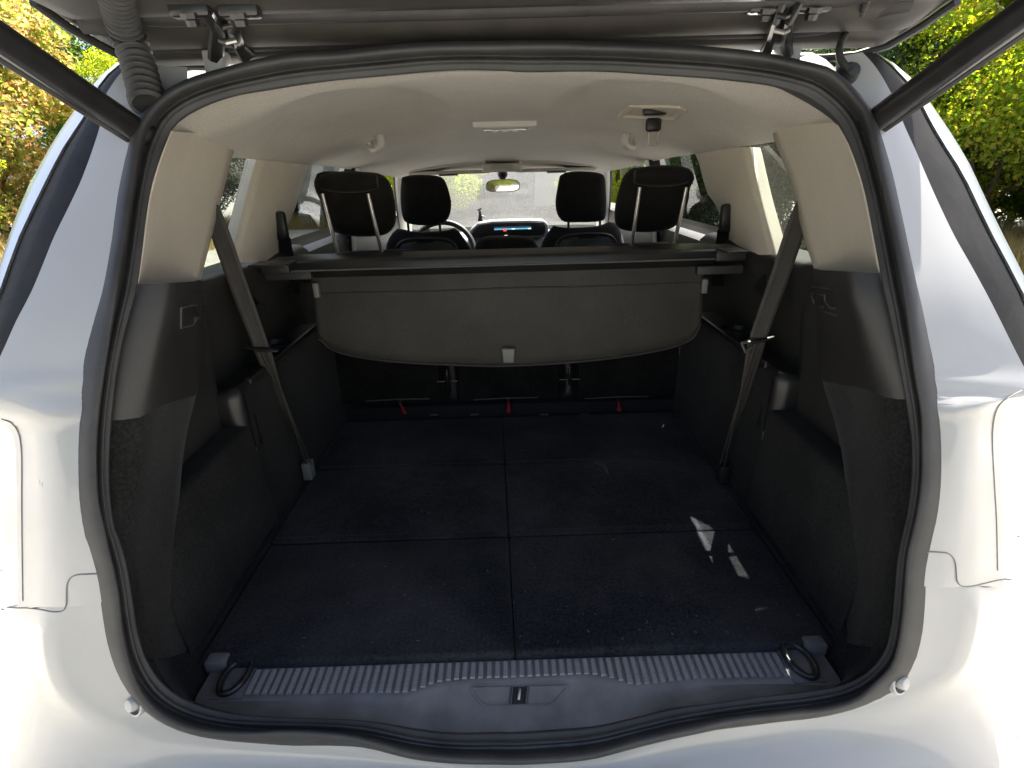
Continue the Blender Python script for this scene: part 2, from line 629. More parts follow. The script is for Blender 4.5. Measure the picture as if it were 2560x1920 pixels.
def pillar_side(s):
    O_, A_, B_, C_ = (LO, A_L, B_L, C_L) if s < 0 else (RO, A_R, B_R, C_R)
    pyl = ([158, 185, 215, 245, 275] if s < 0 else [132, 160, 190, 220, 255]) + [300, 330, 370, 412, 460, 520, 590, 660, 730, 800, 860, 920, 955, 985]
    pan, blk, chr_ = [], [], []
    for py in pyl:
        xo = sm(O_, py)
        xo = min(xo, 425) if s < 0 else max(xo, 2135)
        po = on_open(xo - s * 14, py) + Vector((0, .03 if py < 290 else .006, 0))
        ya = po.y - (.03 if py < 290 else .006)
        pa = U(sm(A_, py), py, y=ya + .035)
        pb = U(sm(B_, py), py, y=ya + .095)
        pc = U(sm(C_, py), py, y=ya + .135)
        row = [po + Vector((s * .015, .02, 0)), po]
        for t in (.25, .5, .75):
            p = po.lerp(pa, t)
            row.append(p + Vector((0, -.004 * smoothstep(.2, .8, t), 0)))
        row += [pa + Vector((0, -.004, 0))]
        pan.append(row)
        blk.append([pa + Vector((0, .003, 0)), pa.lerp(pb, .33) + Vector((0, -.003, 0)), pa.lerp(pb, .66) + Vector((0, -.003, 0)), pb + Vector((0, .004, 0))])
        c2 = pc + Vector((s * .006, .03, 0))
        chr_.append([pb + Vector((0, .006, 0)), pb + Vector((0, -.002, 0)), pb.lerp(pc, .5) + Vector((0, -.006, 0)), pc, c2, c2 + Vector((s * .012, .3 if py > 500 else .10, 0))])
    MB().grid(blk, flip=s > 0).build('black_pillar_strip', GLOSSBLK, car, angle=60)
    MB().grid(chr_, flip=s > 0).build('silver_pillar_strip', CHROME, car, angle=50)
    # lower rear wing with its lamp lip
    if s < 0:
        rw = [((217, 978), (110, 978), (-45, 978), (-100, 978)), ((211, 1025), (118, 1035), (-22, 1015), (-80, 1020)), ((207, 1060), (120, 1075), (24, 1053), (-12, 1058)),
              ((205, 1100), (125, 1115), (48, 1090), (14, 1097)), ((206, 1200), (135, 1205), (54, 1200), (10, 1205)), ((222, 1320), (135, 1320), (55, 1320), (9, 1300)),
              ((249, 1430), (140, 1430), (56, 1430), (11, 1425)), ((264, 1508), (150, 1518), (57, 1512), (13, 1515))]
    else:
        rw = [((2331, 978), (2450, 978), (2590, 978), (2660, 978)), ((2339, 1025), (2440, 1015), (2540, 982), (2600, 985)), ((2342, 1060), (2430, 1045), (2497, 1018), (2545, 1000)),
              ((2343, 1100), (2420, 1090), (2481, 1090), (2519, 1070)), ((2342, 1200), (2415, 1190), (2490, 1210), (2531, 1200)), ((2324, 1320), (2410, 1310), (2493, 1320), (2533, 1320)),
              ((2302, 1420), (2405, 1410), (2495, 1410), (2534, 1400)), ((2297, 1470), (2395, 1468), (2496, 1458), (2535, 1455))]
    rows = []
    for (o, m_, g, c) in rw:
        po = on_open(sm(O_, o[1]) - s * 14, o[1]) + Vector((0, .006, 0))
        y0 = po.y - .006
        w_ = smoothstep(980, 1090, o[1])
        pm = U(*m_, y=y0 + lerp(.010, .006, w_))
        pg = U(*g, y=y0 + lerp(.032, .072, w_))
        pg2 = U(g[0] + s * 7, g[1], y=y0 + lerp(.034, .083, w_))
        ps = U(*c, y=y0 + .16)
        row = [po + Vector((s * .015, .02, 0)), po, po.lerp(pm, .5) + Vector((0, -.003, 0)), pm, pm.lerp(pg, .5) + Vector((0, .006, 0)), pg.lerp(pm, .12) + Vector((0, .002, 0)), pg + Vector((0, -.009, 0)), pg2, pg2.lerp(ps, .5) + Vector((0, -.012, 0)), ps, ps + Vector((s * .02, .10, 0)), ps + Vector((s * .03, .35, 0))]
        rows.append(row)
    inner = [[p for p in r] for r in pan] + [[r[0], r[1], r[1].lerp(r[3], .5) + Vector((0, -.003, 0)), r[3], r[3].lerp(r[6], .5) + Vector((0, .003, 0)), r[6]] for r in rows[1:]]
    for q in inner[len(pan) - 2:len(pan) + 1]:
        for c_ in (2, 3, 4):
            q[c_] += Vector((0, -.004, 0))
    nr = len(inner)
    fine_in = []
    for i in range((nr - 1) * 3 + 1):
        fine_in.append([Vector(tuple(sm([(j, inner[j][c][a]) for j in range(nr)], i / 3) for a in range(3))) for c in range(len(inner[0]))])
    # refine between rows
    fine_rows = []
    nr = len(rows)
    for i in range(nr - 1):
        for k in range(3):
            t = k / 3
            fine_rows.append([Vector(tuple(sm([(j, rows[j][c][a]) for j in range(nr)], i + t) for a in range(3))) for c in range(len(rows[0]))])
    fine_rows.append(rows[-1])
    wing = MB().grid(fine_in, flip=s > 0).grid([r[6:] for r in fine_rows], flip=s > 0).build('rear_wing', PAINT, car, angle=50)
    WB[s] = rows[-1]
    # round rubber plug
    c = U(131, 1214, y=-.045) if s < 0 else U(2407, 1160, y=-.045)
    MB().lathe([(.0001, .006), (.008, .006), (.011, .004), (.0125, 0), (.017, -.001), (.02, -.006)], 24, Matrix.Translation(c + Vector((0, -.002, 0))) @ Matrix.Rotation(R(90), 4, 'X')).build('body_plug', PAINT, car, angle=40)
    # panel joint between wing and bumper
    if s < 0:
        path = [(10, 1518, .08), (60, 1521, .005), (100, 1524, -.07), (135, 1530, -.09), (160, 1524, -.1), (166, 1500, -.1), (167, 1465, -.1), (174, 1445, -.1), (190, 1437, -.103), (220, 1435, -.108), (252, 1434, -.112)]
    else:
        path = [(2530, 1448, .08), (2500, 1450, .005), (2460, 1459, -.06), (2425, 1466, -.09), (2400, 1462, -.1), (2392, 1440, -.1), (2389, 1410, -.1), (2382, 1393, -.1), (2370, 1383, -.103), (2345, 1380, -.108), (2312, 1380, -.112)]
    pts = [U(a, b, y=c) for a, b, c in path]
    return pts


JOINTS = [pillar_side(-1), pillar_side(1)]

# ---- bumper: radial loft round the lower half of the opening
BL = [((264, 1505), (150, 1515), (-.845, .06, .125)), ((271, 1564), (112, 1590), (-.872, .03, .07)), ((286, 1643), (124, 1680), (-.874, .015, .0)),
      ((312, 1712), (150, 1733), (-.874, -.01, -.07)), ((351, 1768), (190, 1765), (-.862, -.05, -.12)), ((412, 1812), (262, 1802), (-.82, -.11, -.14)),
      ((499, 1842), (380, 1846), (-.75, -.165, -.145)), ((607, 1853), (520, 1880), (-.62, -.2, -.13)), ((738, 1853), (690, 1893), (-.5, -.225, -.132)),
      ((860, 1860), (850, 1903), (-.38, -.24, -.134)), ((937, 1875), (935, 1911), (-.3, -.25, -.135)), ((1110, 1908), (1110, 1926), (-.15, -.26, -.136)), ((1275, 1911), (1275, 1932), (0, -.262, -.136)),
      ((1479, 1899), (1480, 1920), (.17, -.26, -.136)), ((1566, 1877), (1570, 1905), (.25, -.255, -.135)), ((1710, 1842), (1715, 1872), (.37, -.24, -.134)), ((1830, 1818), (1850, 1850), (.5, -.225, -.132)),
      ((1960, 1803), (2000, 1820), (.62, -.2, -.13)), ((2069, 1790), (2130, 1788), (.75, -.165, -.15)), ((2156, 1764), (2260, 1748), (.82, -.11, -.16)), ((2221, 1718), (2350, 1706), (.862, -.05, -.16)),
      ((2260, 1673), (2400, 1672), (.874, -.012, -.10)), ((2281, 1612), (2424, 1622), (.874, .012, -.02)), ((2291, 1547), (2440, 1530), (.872, .03, .05)), ((2297, 1468), (2410, 1465), (.845, .06, .125))]
rows = []
for o, k, q in BL:
    cx = Vector((CX - o[0], CY + 300 - o[1])).normalized() * 14
    po = on_open(o[0] + cx.x, o[1] + cx.y)
    side = min(1, abs(q[0]) / .8)
    pk = on_open(*k, .004)
    pq = Vector(q)
    pm = pk.lerp(pq, .5) + Vector((0, 0, .012))
    sw_ = smoothstep(.72, .85, abs(q[0]))
    sg = 1 if q[0] > 0 else -1
    nb = pq + Vector((q[0] * .035, -.012, -.05)).lerp(Vector((sg * .03, .35, 0)), sw_)
    nm = pq + Vector((q[0] * .012, -.006, -.025)).lerp(Vector((sg * .02, .10, 0)), sw_)
    po += Vector((0, .006, 0))
    rows.append([po + (Vector((0, .02, -.04)) if abs(q[0]) < .70 else Vector((sg * .03, .03, -.02))), po, po.lerp(pk, .45) + Vector((0, .003, -.002)), po.lerp(pk, .8) + Vector((0, .002, 0)), pk, pk.lerp(pq, .12) + Vector((0, .002, .002)), pk.lerp(pq, .3) + Vector((0, 0, .009)), pm, pk.lerp(pq, .8) + Vector((0, 0, .008)), pq, nm, nb, Vector((nb.x * 1.0, nb.y + .0, -.3)), Vector((nb.x * .96, nb.y + .06, -.44))])
for s, k in ((-1, 0), (1, -1)):
    w = WB[s]
    poly = w[3:11]
    ac_ = [0.0]
    for a, b in zip(poly, poly[1:]):
        ac_.append(ac_[-1] + (b - a).length)

    def along(d):
        for i in range(len(poly) - 1):
            if d <= ac_[i + 1] + 1e-9:
                return poly[i].lerp(poly[i + 1], (d - ac_[i]) / max(1e-9, ac_[i + 1] - ac_[i]))
        return poly[-1]
    L6 = ac_[6]
    r = rows[k]
    rows[k] = [w[0], w[1], w[1].lerp(w[3], .45), w[1].lerp(w[3], .8), w[3]] + [along(L6 * t) for t in (.3, .55, .7, .85, 1.0)] + [w[10], w[11], Vector((w[11].x, w[11].y, -.3)), Vector((w[11].x * .96, w[11].y + .06, -.44))]
fr = []
nr = len(rows)
tabs = [[[(j, rows[j][c][a]) for j in range(nr)] for a in range(3)] for c in range(len(rows[0]))]
for i in range((nr - 1) * 4 + 1):
    fr.append([Vector(tuple(sm(tabs[c][a], i / 4) for a in range(3))) for c in range(len(rows[0]))])
MB().grid(fr, flip=True).build('rear_bumper', PAINT, car, angle=60)

from mathutils.bvhtree import BVHTree


def bvh_of(*names):
    vs, fs = [], []
    for o in bpy.data.objects:
        if o.type == 'MESH' and o.name.split('.')[0] in names:
            b = len(vs)
            vs += [tuple(v.co) for v in o.data.vertices]
            fs += [tuple(i + b for i in p.vertices) for p in o.data.polygons]
    return BVHTree.FromPolygons(vs, fs)


def hit(bv, px, py, lift=0.0):
    d = ray(px, py)
    h = bv.ray_cast(CAM, d)
    return None if h[0] is None else h[0] - d * lift


JOINT_SHADEM = basic('joint_and_lip_shade', (.26, .25, .24), .8)
BODY = bvh_of('rear_wing', 'rear_bumper')
JL = [[(14, 1518), (40, 1520), (70, 1520), (100, 1524), (135, 1530), (158, 1526), (165, 1512), (166, 1490), (167, 1465), (174, 1447), (190, 1438), (220, 1436), (250, 1435)],
      [(2530, 1450), (2500, 1450), (2460, 1459), (2425, 1466), (2402, 1464), (2393, 1452), (2391, 1430), (2389, 1410), (2383, 1394), (2370, 1384), (2345, 1381), (2314, 1380)]]
JL += [[(4, 1048), (26, 1056), (42, 1074), (50, 1098), (54, 1142), (54, 1250), (55, 1350), (56, 1440), (57, 1502)],  # lamp lip edges: no joint here, the edge shading is drawn as grey tubes
       [(2555, 976), (2511, 1000), (2492, 1024), (2483, 1060), (2481, 1110), (2486, 1210), (2491, 1300), (2494, 1426)]]
for path in JL:
    pts = [hit(BODY, *p, .0008) for p in resample(path, 60)]
    pts = [p for p in pts if p is not None]
    if len(pts) > 3:
      MB().tube(pts, .0009, 6, sq=1).build('joint_and_lip_shade_line', JOINT_SHADEM, car)
# bump stop buffers in the lower corners
for px, py, s in ((337, 1757, -1), (2249, 1703, 1)):
    c = hit(BODY, px, py) or U(px, py, y=-.12)
    m = Matrix.Translation(c) @ Matrix.Rotation(R(70), 4, 'X') @ Matrix.Rotation(R(s * 25), 4, 'Y') @ Matrix.Scale(.78, 4)
    b = MB().lathe([(.024, -.012), (.0255, .0), (.0245, .003), (.021, .004)], 28, m).build('buffer_socket', PAINT, car)
    MB().lathe([(.013, -.004), (.0125, .009), (.011, .012), (.006, .0132), (.0001, .0135)], 24, m).build('rubber_buffer', WHITEP, b)

# ---- roof shell and far body sides
ti = [i for i in range(NS) if O3[i].z > .78]
k0 = next(k for k in range(len(ti)) if ti[k] - ti[k-1] > 1) if any(ti[k] - ti[k-1] > 1 for k in range(1, len(ti))) else 0
top = sorted(ti, key=lambda i: -ANG[i])                # from the left shoulder over to the right one
arc = [O3[i] for i in top]
arc = sorted(arc, key=lambda p: math.atan2(p.x, p.z - .55))
NA = 48
arc = [Vector(p) for p in resample([tuple(p) for p in arc], NA)]


def section(y, hw, ze, zc, n=NA, ex=2.6):
    out = []
    for i in range(n):
        s = -1 + 2 * i / (n - 1)
        s = math.copysign(abs(s) ** .75, s)
        out.append(Vector((s * hw, y, ze + (zc - ze) * (1 - abs(s) ** ex))))
    return out


rw_ = lambda p: smoothstep(.33, .50, abs(p.x))
r_ = [[p + Vector((0, .03, -.01)) for p in arc], [p + Vector((p.x * .012, .014, lerp(-.012, .004, rw_(p)))) for p in arc], [p + Vector((p.x * .03, .045, lerp(-.02, .008, rw_(p)))) for p in arc], [p + Vector((p.x * .05, .115, lerp(-.02, .012, rw_(p)))) for p in arc]]
r_ += [[p + Vector((p.x * .09, .155, lerp(.0, .055, rw_(p)))) for p in arc], section(.42, .668, .885, 1.012, ex=3.4), section(.7, .662, .87, 1.03, ex=3.2), section(1.2, .668, .86, 1.025), section(1.8, .665, .82, .985), section(2.3, .66, .79, .915), section(2.62, .62, .77, .84)]
MB().grid(r_, flip=True).build('roof', PAINT, car, angle=50)
for s in (-1, 1):
    # flank of the car further forward
    fl = []
    for y, x1 in ((.2, .835), (.6, .88), (1.2, .905), (2.0, .91), (2.8, .89), (3.4, .84), (3.75, .74)):
        fl.append([Vector((s * x1 * f, y, z)) for z, f in ((.545, .93), (.50, .955), (.42, .975), (.30, .995), (.1, 1.0), (-.15, .99), (-.40, .96))])
    MB().grid(fl, flip=s > 0).build('body_side', PAINT, car, angle=50)
    for y in (.62, 3.35):
        m = Matrix.Translation((s * .79, y, GZ + .32)) @ Matrix.Rotation(R(90), 4, 'Y')
        w = MB().lathe([(.20, -.1), (.29, -.1), (.315, -.085), (.32, -.05), (.32, .05), (.315, .085), (.29, .1), (.20, .1)], 40, m).build('tyre', RUBBER, car)
        MB().lathe([(.2, -.09), (.2, .09), (.17, .06 * s), (.05, .07 * s), (.0001, .07 * s)], 40, m).build('rim', CHROME, w)
# lower back of the body and bonnet, so that the car is closed
MB().grid([[Vector((x, 3.75 - .1 * (1 - abs(x) / .8), z)) for x in (-.74, -.4, 0, .4, .74)] for z in (-.4, 0, .2)] + [[Vector((x * 1.1, y, z)) for x in (-.74, -.4, 0, .4, .74)] for y, z in ((3.6, .30), (3.3, .36), (3.12, .37))]).build('bonnet', PAINT, car, angle=50)
MB().box((-.86, -.05, -.46), (.86, 3.7, -.40), .01).build('underbody', DARKIN, car)

# ------------------------------------------------------------------ boot floor
MB().box((-.60, .007, -.05), (.60, .99, -.012), .004).build('floor_base', DARKIN, car)
MB().box((-.66, .995, -.42), (.66, 1.5, .035), .01).build('seat_base', DARKIN, car)
sx = lambda y: -.003 - .023 * y
YB = [(.004, .322), (.326, .640), (.643, .962)]
for k, (a, b) in enumerate(YB):
    for s in (-1, 1):
        g = .0013
        w0, w1 = .548, .548
        if s < 0:
            poly = [(-w0, a), (sx(a) - g, a), (sx(b) - g, b), (-w1, b)]
        else:
            poly = [(sx(a) + g, a), (w0, a), (w1, b), (sx(b) + g, b)]
        dz = (.0, .0025, .0012)[k] + (.001 if s > 0 else 0)
        MB().prism(poly, -.03, dz, bev=.008 if k == 0 else .0035, seg=4).build('floor_panel', CARPET, car, angle=30)
# raised carpet hem along each cross joint
for y in (.324, .6415):
    for s in (-1, 1):
        x0, x1 = (-.54, sx(y) - .006) if s < 0 else (sx(y) + .006, .54)
        MB().grid([[Vector((lerp(x0, x1, i / 30), y + .008 + .012 * math.cos(t) , .0012 + .0035 * math.sin(t))) for i in range(31)] for t in [math.pi * j / 6 for j in range(7)]]).build('carpet_hem', CARPET, car, angle=None)
# narrow side rails between floor and side walls
for s in (-1, 1):
    MB().prism([(s * .551, .02), (s * .572, .02), (s * .572, .95), (s * .551, .95)][:: (1 if s > 0 else -1)], -.02, .007, bev=.004).build('floor_side_rail', FELT, car)
    MB().box((s * .561 - .003, .25, .0072), (s * .561 + .003, .40, .0092), .0008).build('rail_slot', PLAST2, car)
    MB().box((s * .561 - .003, .12, .0072), (s * .561 + .003, .21, .0092), .0008).build('rail_slot', PLAST2, car)

# ------------------------------------------------------------------ side walls
WL_Z = .345


def side(s):
    I_ = LI if s < 0 else RI
    E_ = [(660, 502), (700, 505), (760, 508), (800, 510), (878, 514), (969, 500), (1077, 473), (1164, 460), (1316, 449), (1443, 453), (1560, 462), (1612, 480), (1650, 500)] if s < 0 else \
         [(640, 2030), (670, 2030), (740, 2034), (800, 2036), (870, 2041), (969, 2056), (1034, 2077), (1121, 2098), (1190, 2108), (1300, 2110), (1440, 2112), (1560, 2102), (1590, 2088), (1640, 2068)]
    C_ = [(700, 445), (740, 441), (787, 433), (925, 404), (1025, 383), (1077, 372), (1164, 358), (1320, 352), (1443, 366), (1560, 392), (1640, 424), (1700, 445)] if s < 0 else \
         [(690, 2106), (747, 2112), (808, 2134), (912, 2163), (986, 2189), (1077, 2204), (1164, 2210), (1320, 2206), (1443, 2192), (1560, 2168), (1640, 2134), (1690, 2108)]
    ex = [(600, .60), (700, .600), (878, .598), (969, .590), (1077, .583), (1164, .580), (1320, .577), (1560, .570), (1660, .566)]
    pys = [712, 740, 780, 820, 860, 900, 940, 980, 1010, 1035, 1060, 1100, 1160, 1230, 1310, 1380, 1440, 1500, 1560, 1610, 1650]
    if s > 0:
        pys = [p - 28 for p in pys]
    rows = []
    for py in pys:
        pi_ = on_open(sm(I_, py) + s * 6, py, .03)
        pyc = py - 6
        pc = U(sm(C_, pyc), pyc, y=pi_.y + .045)
        pye = py - 24 if py > 1000 else py - 10
        pe = U(sm(E_, pye), pye, x=s * sm(ex, pye))
        row = [pi_ + Vector((s * .035, .015, 0)), pi_ + Vector((s * .012, .004, 0))]
        n = (pc - pi_)
        row += [pi_.lerp(pc, .3), pi_.lerp(pc, .7)]
        ctr = pc
        for t in (.0, .2, .4, .6, .8, 1.0):          # rounded corner
            a = pi_.lerp(ctr, .78)
            b = ctr.lerp(pe, .22)
            q = a * (1-t)**2 + ctr * (2*t*(1-t)) + b * t * t
            row.append(q)
        row += [ctr.lerp(pe, .5), ctr.lerp(pe, .8), pe.lerp(ctr, .04), pe + Vector((s * .004, .004, 0)), pe + Vector((s * .03, .012, 0)), pe + Vector((s * .10, .03, 0))]
        rows.append(row)
    # split where plastic gives way to carpet, along a line that falls towards the seal
    ncol = len(rows[0])
    cut_px = ([(0, 1058), (.25, 1050), (.6, 1036), (.9, 1020), (1.4, 1000)] if s < 0 else [(0, 1004), (.25, 999), (.6, 988), (.9, 975), (1.4, 950)])
    up, lo = [], []
    tabs = [[[(pys[j], rows[j][c][a]) for j in range(len(pys))] for a in range(3)] for c in range(ncol)]

    def at(c, py):
        return Vector(tuple(sm(tabs[c][a], py) for a in range(3)))
    for k in range(14):
        up.append([at(c, lerp(pys[0], pl(cut_px, c / 10.), k / 13)) for c in range(ncol)])
    for k in range(26):
        lo.append([at(c, lerp(pl(cut_px, c / 10.), pys[-1], k / 25)) + Vector((s * .0015, .001, 0)) for c in range(ncol)])
    MB().grid(up, flip=s > 0).build('rear_post_trim', PLASTIC, car, angle=None)
    MB().grid(lo, flip=s > 0).build('post_carpet', FELT, car, angle=None)
    # lowest corner of the trim, curling into the sill
    cor = []
    seq = [1600, 1640, 1665, 1690, 1712, 1735, 1752] if s < 0 else [1572, 1612, 1640, 1665, 1684, 1700, 1712]
    ip = [(347, 1590), (363, 1640), (380, 1668), (395, 1692), (412, 1712), (440, 1735), (473, 1752), (520, 1768)] if s < 0 else [(2228, 1569), (2216, 1612), (2204, 1640), (2185, 1665), (2166, 1684), (2135, 1700), (2104, 1712), (2060, 1722)]
    for k, (a, b) in enumerate(ip):
        p = on_open(a + s * 6, b + 3, .03)
        t = k / (len(ip) - 1)
        q = Vector((s * lerp(.580, .530, t), lerp(.035, -.055, t), lerp(.05, -.022, t)))
        row = [p + Vector((0, .0, -.01)), p]
        for u in (.25, .5, .75, 1):
            v = p.lerp(q, u)
            v += Vector((s * .012, .008, -.006)) * math.sin(math.pi * u)
            row.append(v)
        row.append(q + Vector((0, .05, -.012)))
        cor.append(row)
    MB().grid(cor, flip=s > 0).build('corner_trim', FELT, car, angle=None)

    # lower wall under the pocket, and the wheel-arch box with its rounded end
    def wall_x(y, z):
        return .556 + .075 * z + .006 * math.sin(y * 5)
    g = []
    for i in range(26):
        y = lerp(.01, .405, i / 25)
        row = [Vector((s * wall_x(y, z), y, z)) for z in [.25 * j / 10 for j in range(11)]]
        for j in range(1, 5):
            a = math.pi / 2 * j / 4
            row.append(Vector((s * (wall_x(y, .25) + .02 * (1 - math.cos(a))), y, .25 + .012 * math.sin(a))))
        row.append(Vector((s * .70, y, .262)))
        g.append(row)
    MB().grid(g, flip=s < 0).build('pocket_ledge', FELT, car, angle=None)
    # plan of the arch box from the pocket back wall round its rounded end and forward
    plan = [(.69, .392), (.66, .388), (.63, .387)]
    for k in range(9):
        a = math.pi / 2 * k / 8
        plan.append((.618 - .042 * math.sin(a), .429 - .042 * math.cos(a)))
    plan2 = [(.574, .45), (.572, .55), (.571, .7), (.570, .85), (.571, 1.0)]
    zz = [-.01, .06, .12, .18, .24, .30, WL_Z - .02]

    def arch(pl_, zs, round_top=True):
        rows = []
        for x, y in pl_:
            row = [Vector((s * (x - .012 * (1 - z / WL_Z) * (1 if y > .42 else .2)), y, z)) for z in zs]
            if round_top:
                inn = (1, 0) if y > .43 else ((x - .618) * -1 / .042 if y > .387 else 0, (.429 - y) / .042 if y <= .429 else 0)
                for j in range(1, 5):
                    a = math.pi / 2 * j / 4
                    row.append(Vector((s * (x + inn[0] * .02 * (1 - math.cos(a))), y + inn[1] * .02 * (1 - math.cos(a)), WL_Z - .02 + .02 * math.sin(a))))
            rows.append(row)
        return rows
    MB().grid(arch(plan + [(.5765, .433)], [.20] + [.26, .30, WL_Z - .02]), flip=s < 0).build('arch_end_cap', PLAST2, car, angle=None)
    MB().grid(arch([(.5765, .395), (.5765, .41), (.577, .43)], zz[:5], False) + arch(plan2, zz), flip=s < 0) if False else None
    MB().grid(arch([(.576, .405)] + plan2, zz), flip=s < 0).build('arch_carpet', FELT, car, angle=None)
    # tray on top of the arch box, with its cup well
    tr = MB()
    tr.prism([(s * .59, .43), (s * .70, .43), (s * .70, 1.0), (s * .59, 1.0)][:: (1 if s > 0 else -1)], WL_Z - .03, WL_Z - .012, bev=.002)
    tr.prism([(s * .578, .45), (s * .592, .45), (s * .592, 1.0), (s * .578, 1.0)][:: (1 if s > 0 else -1)], WL_Z - .014, WL_Z + .008, bev=.004)
    tr.prism([(s * .59, .60), (s * .69, .60), (s * .69, .615), (s * .59, .615)][:: (1 if s > 0 else -1)], WL_Z - .014, WL_Z + .004, bev=.003)
    tb = tr.build('side_tray', PLAST2, car)
    cw = Matrix.Translation((s * .632, .74, WL_Z))
    MB().lathe([(.030, -.011), (.038, -.008), (.040, .004), (.043, .006), (.046, .003), (.047, -.01)], 28, cw).build('cup_ring', PLAST2, tb)
    # upper panel from tray to ledge, ledge, and the lip under the windows
    up = []
    for i in range(41):
        y = lerp(.12, 1.05, i / 40)
        row = []
        for z, x in ((.24, .668), (.30, .665), (.36, .66), (.42, .652), (.48, .642), (.53, .632), (.555, .627)):
            x -= .012 * smoothstep(.62, .72, y) * smoothstep(.36, .46, z)
            x -= .036 * smoothstep(.44, .39, y) * smoothstep(.53, .47, z)
            row.append(Vector((s * x, y, z)))
        zt = .572 + .018 * smoothstep(.5, .3, y)
        row += [Vector((s * .629, y, zt - .006)), Vector((s * .636, y, zt)), Vector((s * .66, y, zt + .003)), Vector((s * .70, y, zt + .002)), Vector((s * .745, y, zt - .004))]
        up.append(row)
    MB().grid(up, flip=s < 0).build('upper_side_panel', PLASTIC, car, angle=None)
    # recess beside the cover, small slot, power socket
    f = MB()
    for (y0, y1, z0, z1) in ((.60, .70, .46, .53),):
        f.prism([(y0, z0), (y1, z0 + .01), (y1 + .01, z1), (y0 + .02, z1 + .004)], s * .634, s * .650, 'x', bev=.004)
    f.build('side_recess_frame', PLAST2, car)
    b = MB().prism([(.40, .408), (.43, .408), (.43, .436), (.40, .436)], s * .646, s * .668, 'x', bev=.003).build('side_socket', PLAST2, car)
    MB().prism([(.402, .412), (.409, .412), (.409, .430), (.402, .430)], s * .6435, s * .6465, 'x', bev=.0005).build('socket_flap', GREYTAB, b)
    # cargo hook bezel on the post (outline frame with a tilted hook)
    if s < 0:
        fr_ = [(452, 770), (478, 764), (512, 759), (512, 778), (496, 797), (486, 799), (485, 812), (452, 820), (452, 806)]
    else:
        fr_ = [(2028, 732), (2062, 738), (2062, 752), (2075, 770), (2093, 772), (2094, 789), (2062, 780), (2058, 772), (2034, 756)]
    bv = bvh_of('rear_post_trim', 'upper_side_panel')
    pts = [hit(bv, a, b, .004) or U(a, b, x=s * .6) for a, b in fr_]
    hk = MB().tube(pts + [pts[0]], .0017, 6).build('hook_bezel', SILVER, car)
    c = sum(pts, Vector()) / len(pts)
    MB().tube([pts[1].lerp(c, .3), c, pts[6].lerp(c, .3)], [.006, .009, .006], 8, sq=.6).build('cargo_hook', PLAST2, hk)
    # pleat above the hook
    cr = [(435, 752), (470, 742), (520, 736)] if s < 0 else [(2020, 715), (2060, 722), (2100, 730)]
    pts = [hit(bv, a, b, .001) or U(a, b, x=s * .6) for a, b in cr]
    MB().tube([pts[0].lerp(pts[1], .3), pts[1], pts[2].lerp(pts[1], .3)], [.001, .004, .001], 8).build('trim_moulding', PLASTIC, car)


side(-1)
side(1)

# ------------------------------------------------------------------ sill plate with ribs, rings and latch
SP_LO = [(420, 1748), (475, 1746), (600, 1743), (760, 1742), (850, 1739), (960, 1738), (1024, 1735), (1089, 1713), (1154, 1704), (1290, 1699), (1400, 1694), (1479, 1692), (1536, 1702), (1588, 1717), (1710, 1707), (1830, 1702), (1960, 1700), (2104, 1704), (2150, 1704)]
ZS = -.016


def sill_lo(x):
    # y of the plate's rear edge at this x
    best = None
    lo_, hi_ = 420, 2150
    for _ in range(40):
        m = (lo_ + hi_) / 2
        p = U(m, sm(SP_LO, m), z=ZS)
        if p.x < x:
            lo_ = m
        else:
            hi_ = m
    return U(lo_, sm(SP_LO, lo_), z=ZS).y


xs = [-.525 + 1.05 * i / 70 for i in range(71)]
yl = [sill_lo(x) for x in xs]
rows = []
iy = sorted([(I3[i].x, I3[i]) for i in range(NS) if I3[i].z < .02 and abs(I3[i].x) < .56], key=lambda t: t[0])
ix = [(a, b.y) for a, b in iy]
iz = [(a, b.z) for a, b in iy]
ix, iz = dedupe([(a * 1000, b) for a, b in ix]), dedupe([(a * 1000, b) for a, b in iz])
for x, y in zip(xs, yl):
    edge = 1 if abs(x) < .50 else 0
    yy, zz = pl(ix, x * 1000), pl(iz, x * 1000)
    yy = min(yy, y - .004)
    row = [Vector((x, .035, ZS - .012)), Vector((x, .0045, ZS - .010)), Vector((x, .003, ZS))]
    row += [Vector((x, lerp(.003, y, t), ZS)) for t in (.3, .6, .88)]
    row += [Vector((x, y, ZS - .001)), Vector((x, y - .004, ZS - .004))]
    for t in (.2, .45, .7, .9, 1.0, 1.06):
        row.append(Vector((x, lerp(y - .004, yy - .004, t), lerp(ZS - .005, zz - .004, t) - .008 * math.sin(math.pi * min(1, t)) * .6)))
    row.append(Vector((x, yy - .02, zz - .03)))
    rows.append(row)
sp = MB().grid(rows).build('sill_plate', SILL, car, angle=35)
rib_me = None
RC = (U(588, 1695, z=ZS).x, U(2000, 1655, z=ZS).x)
n = 0
x = -.4965
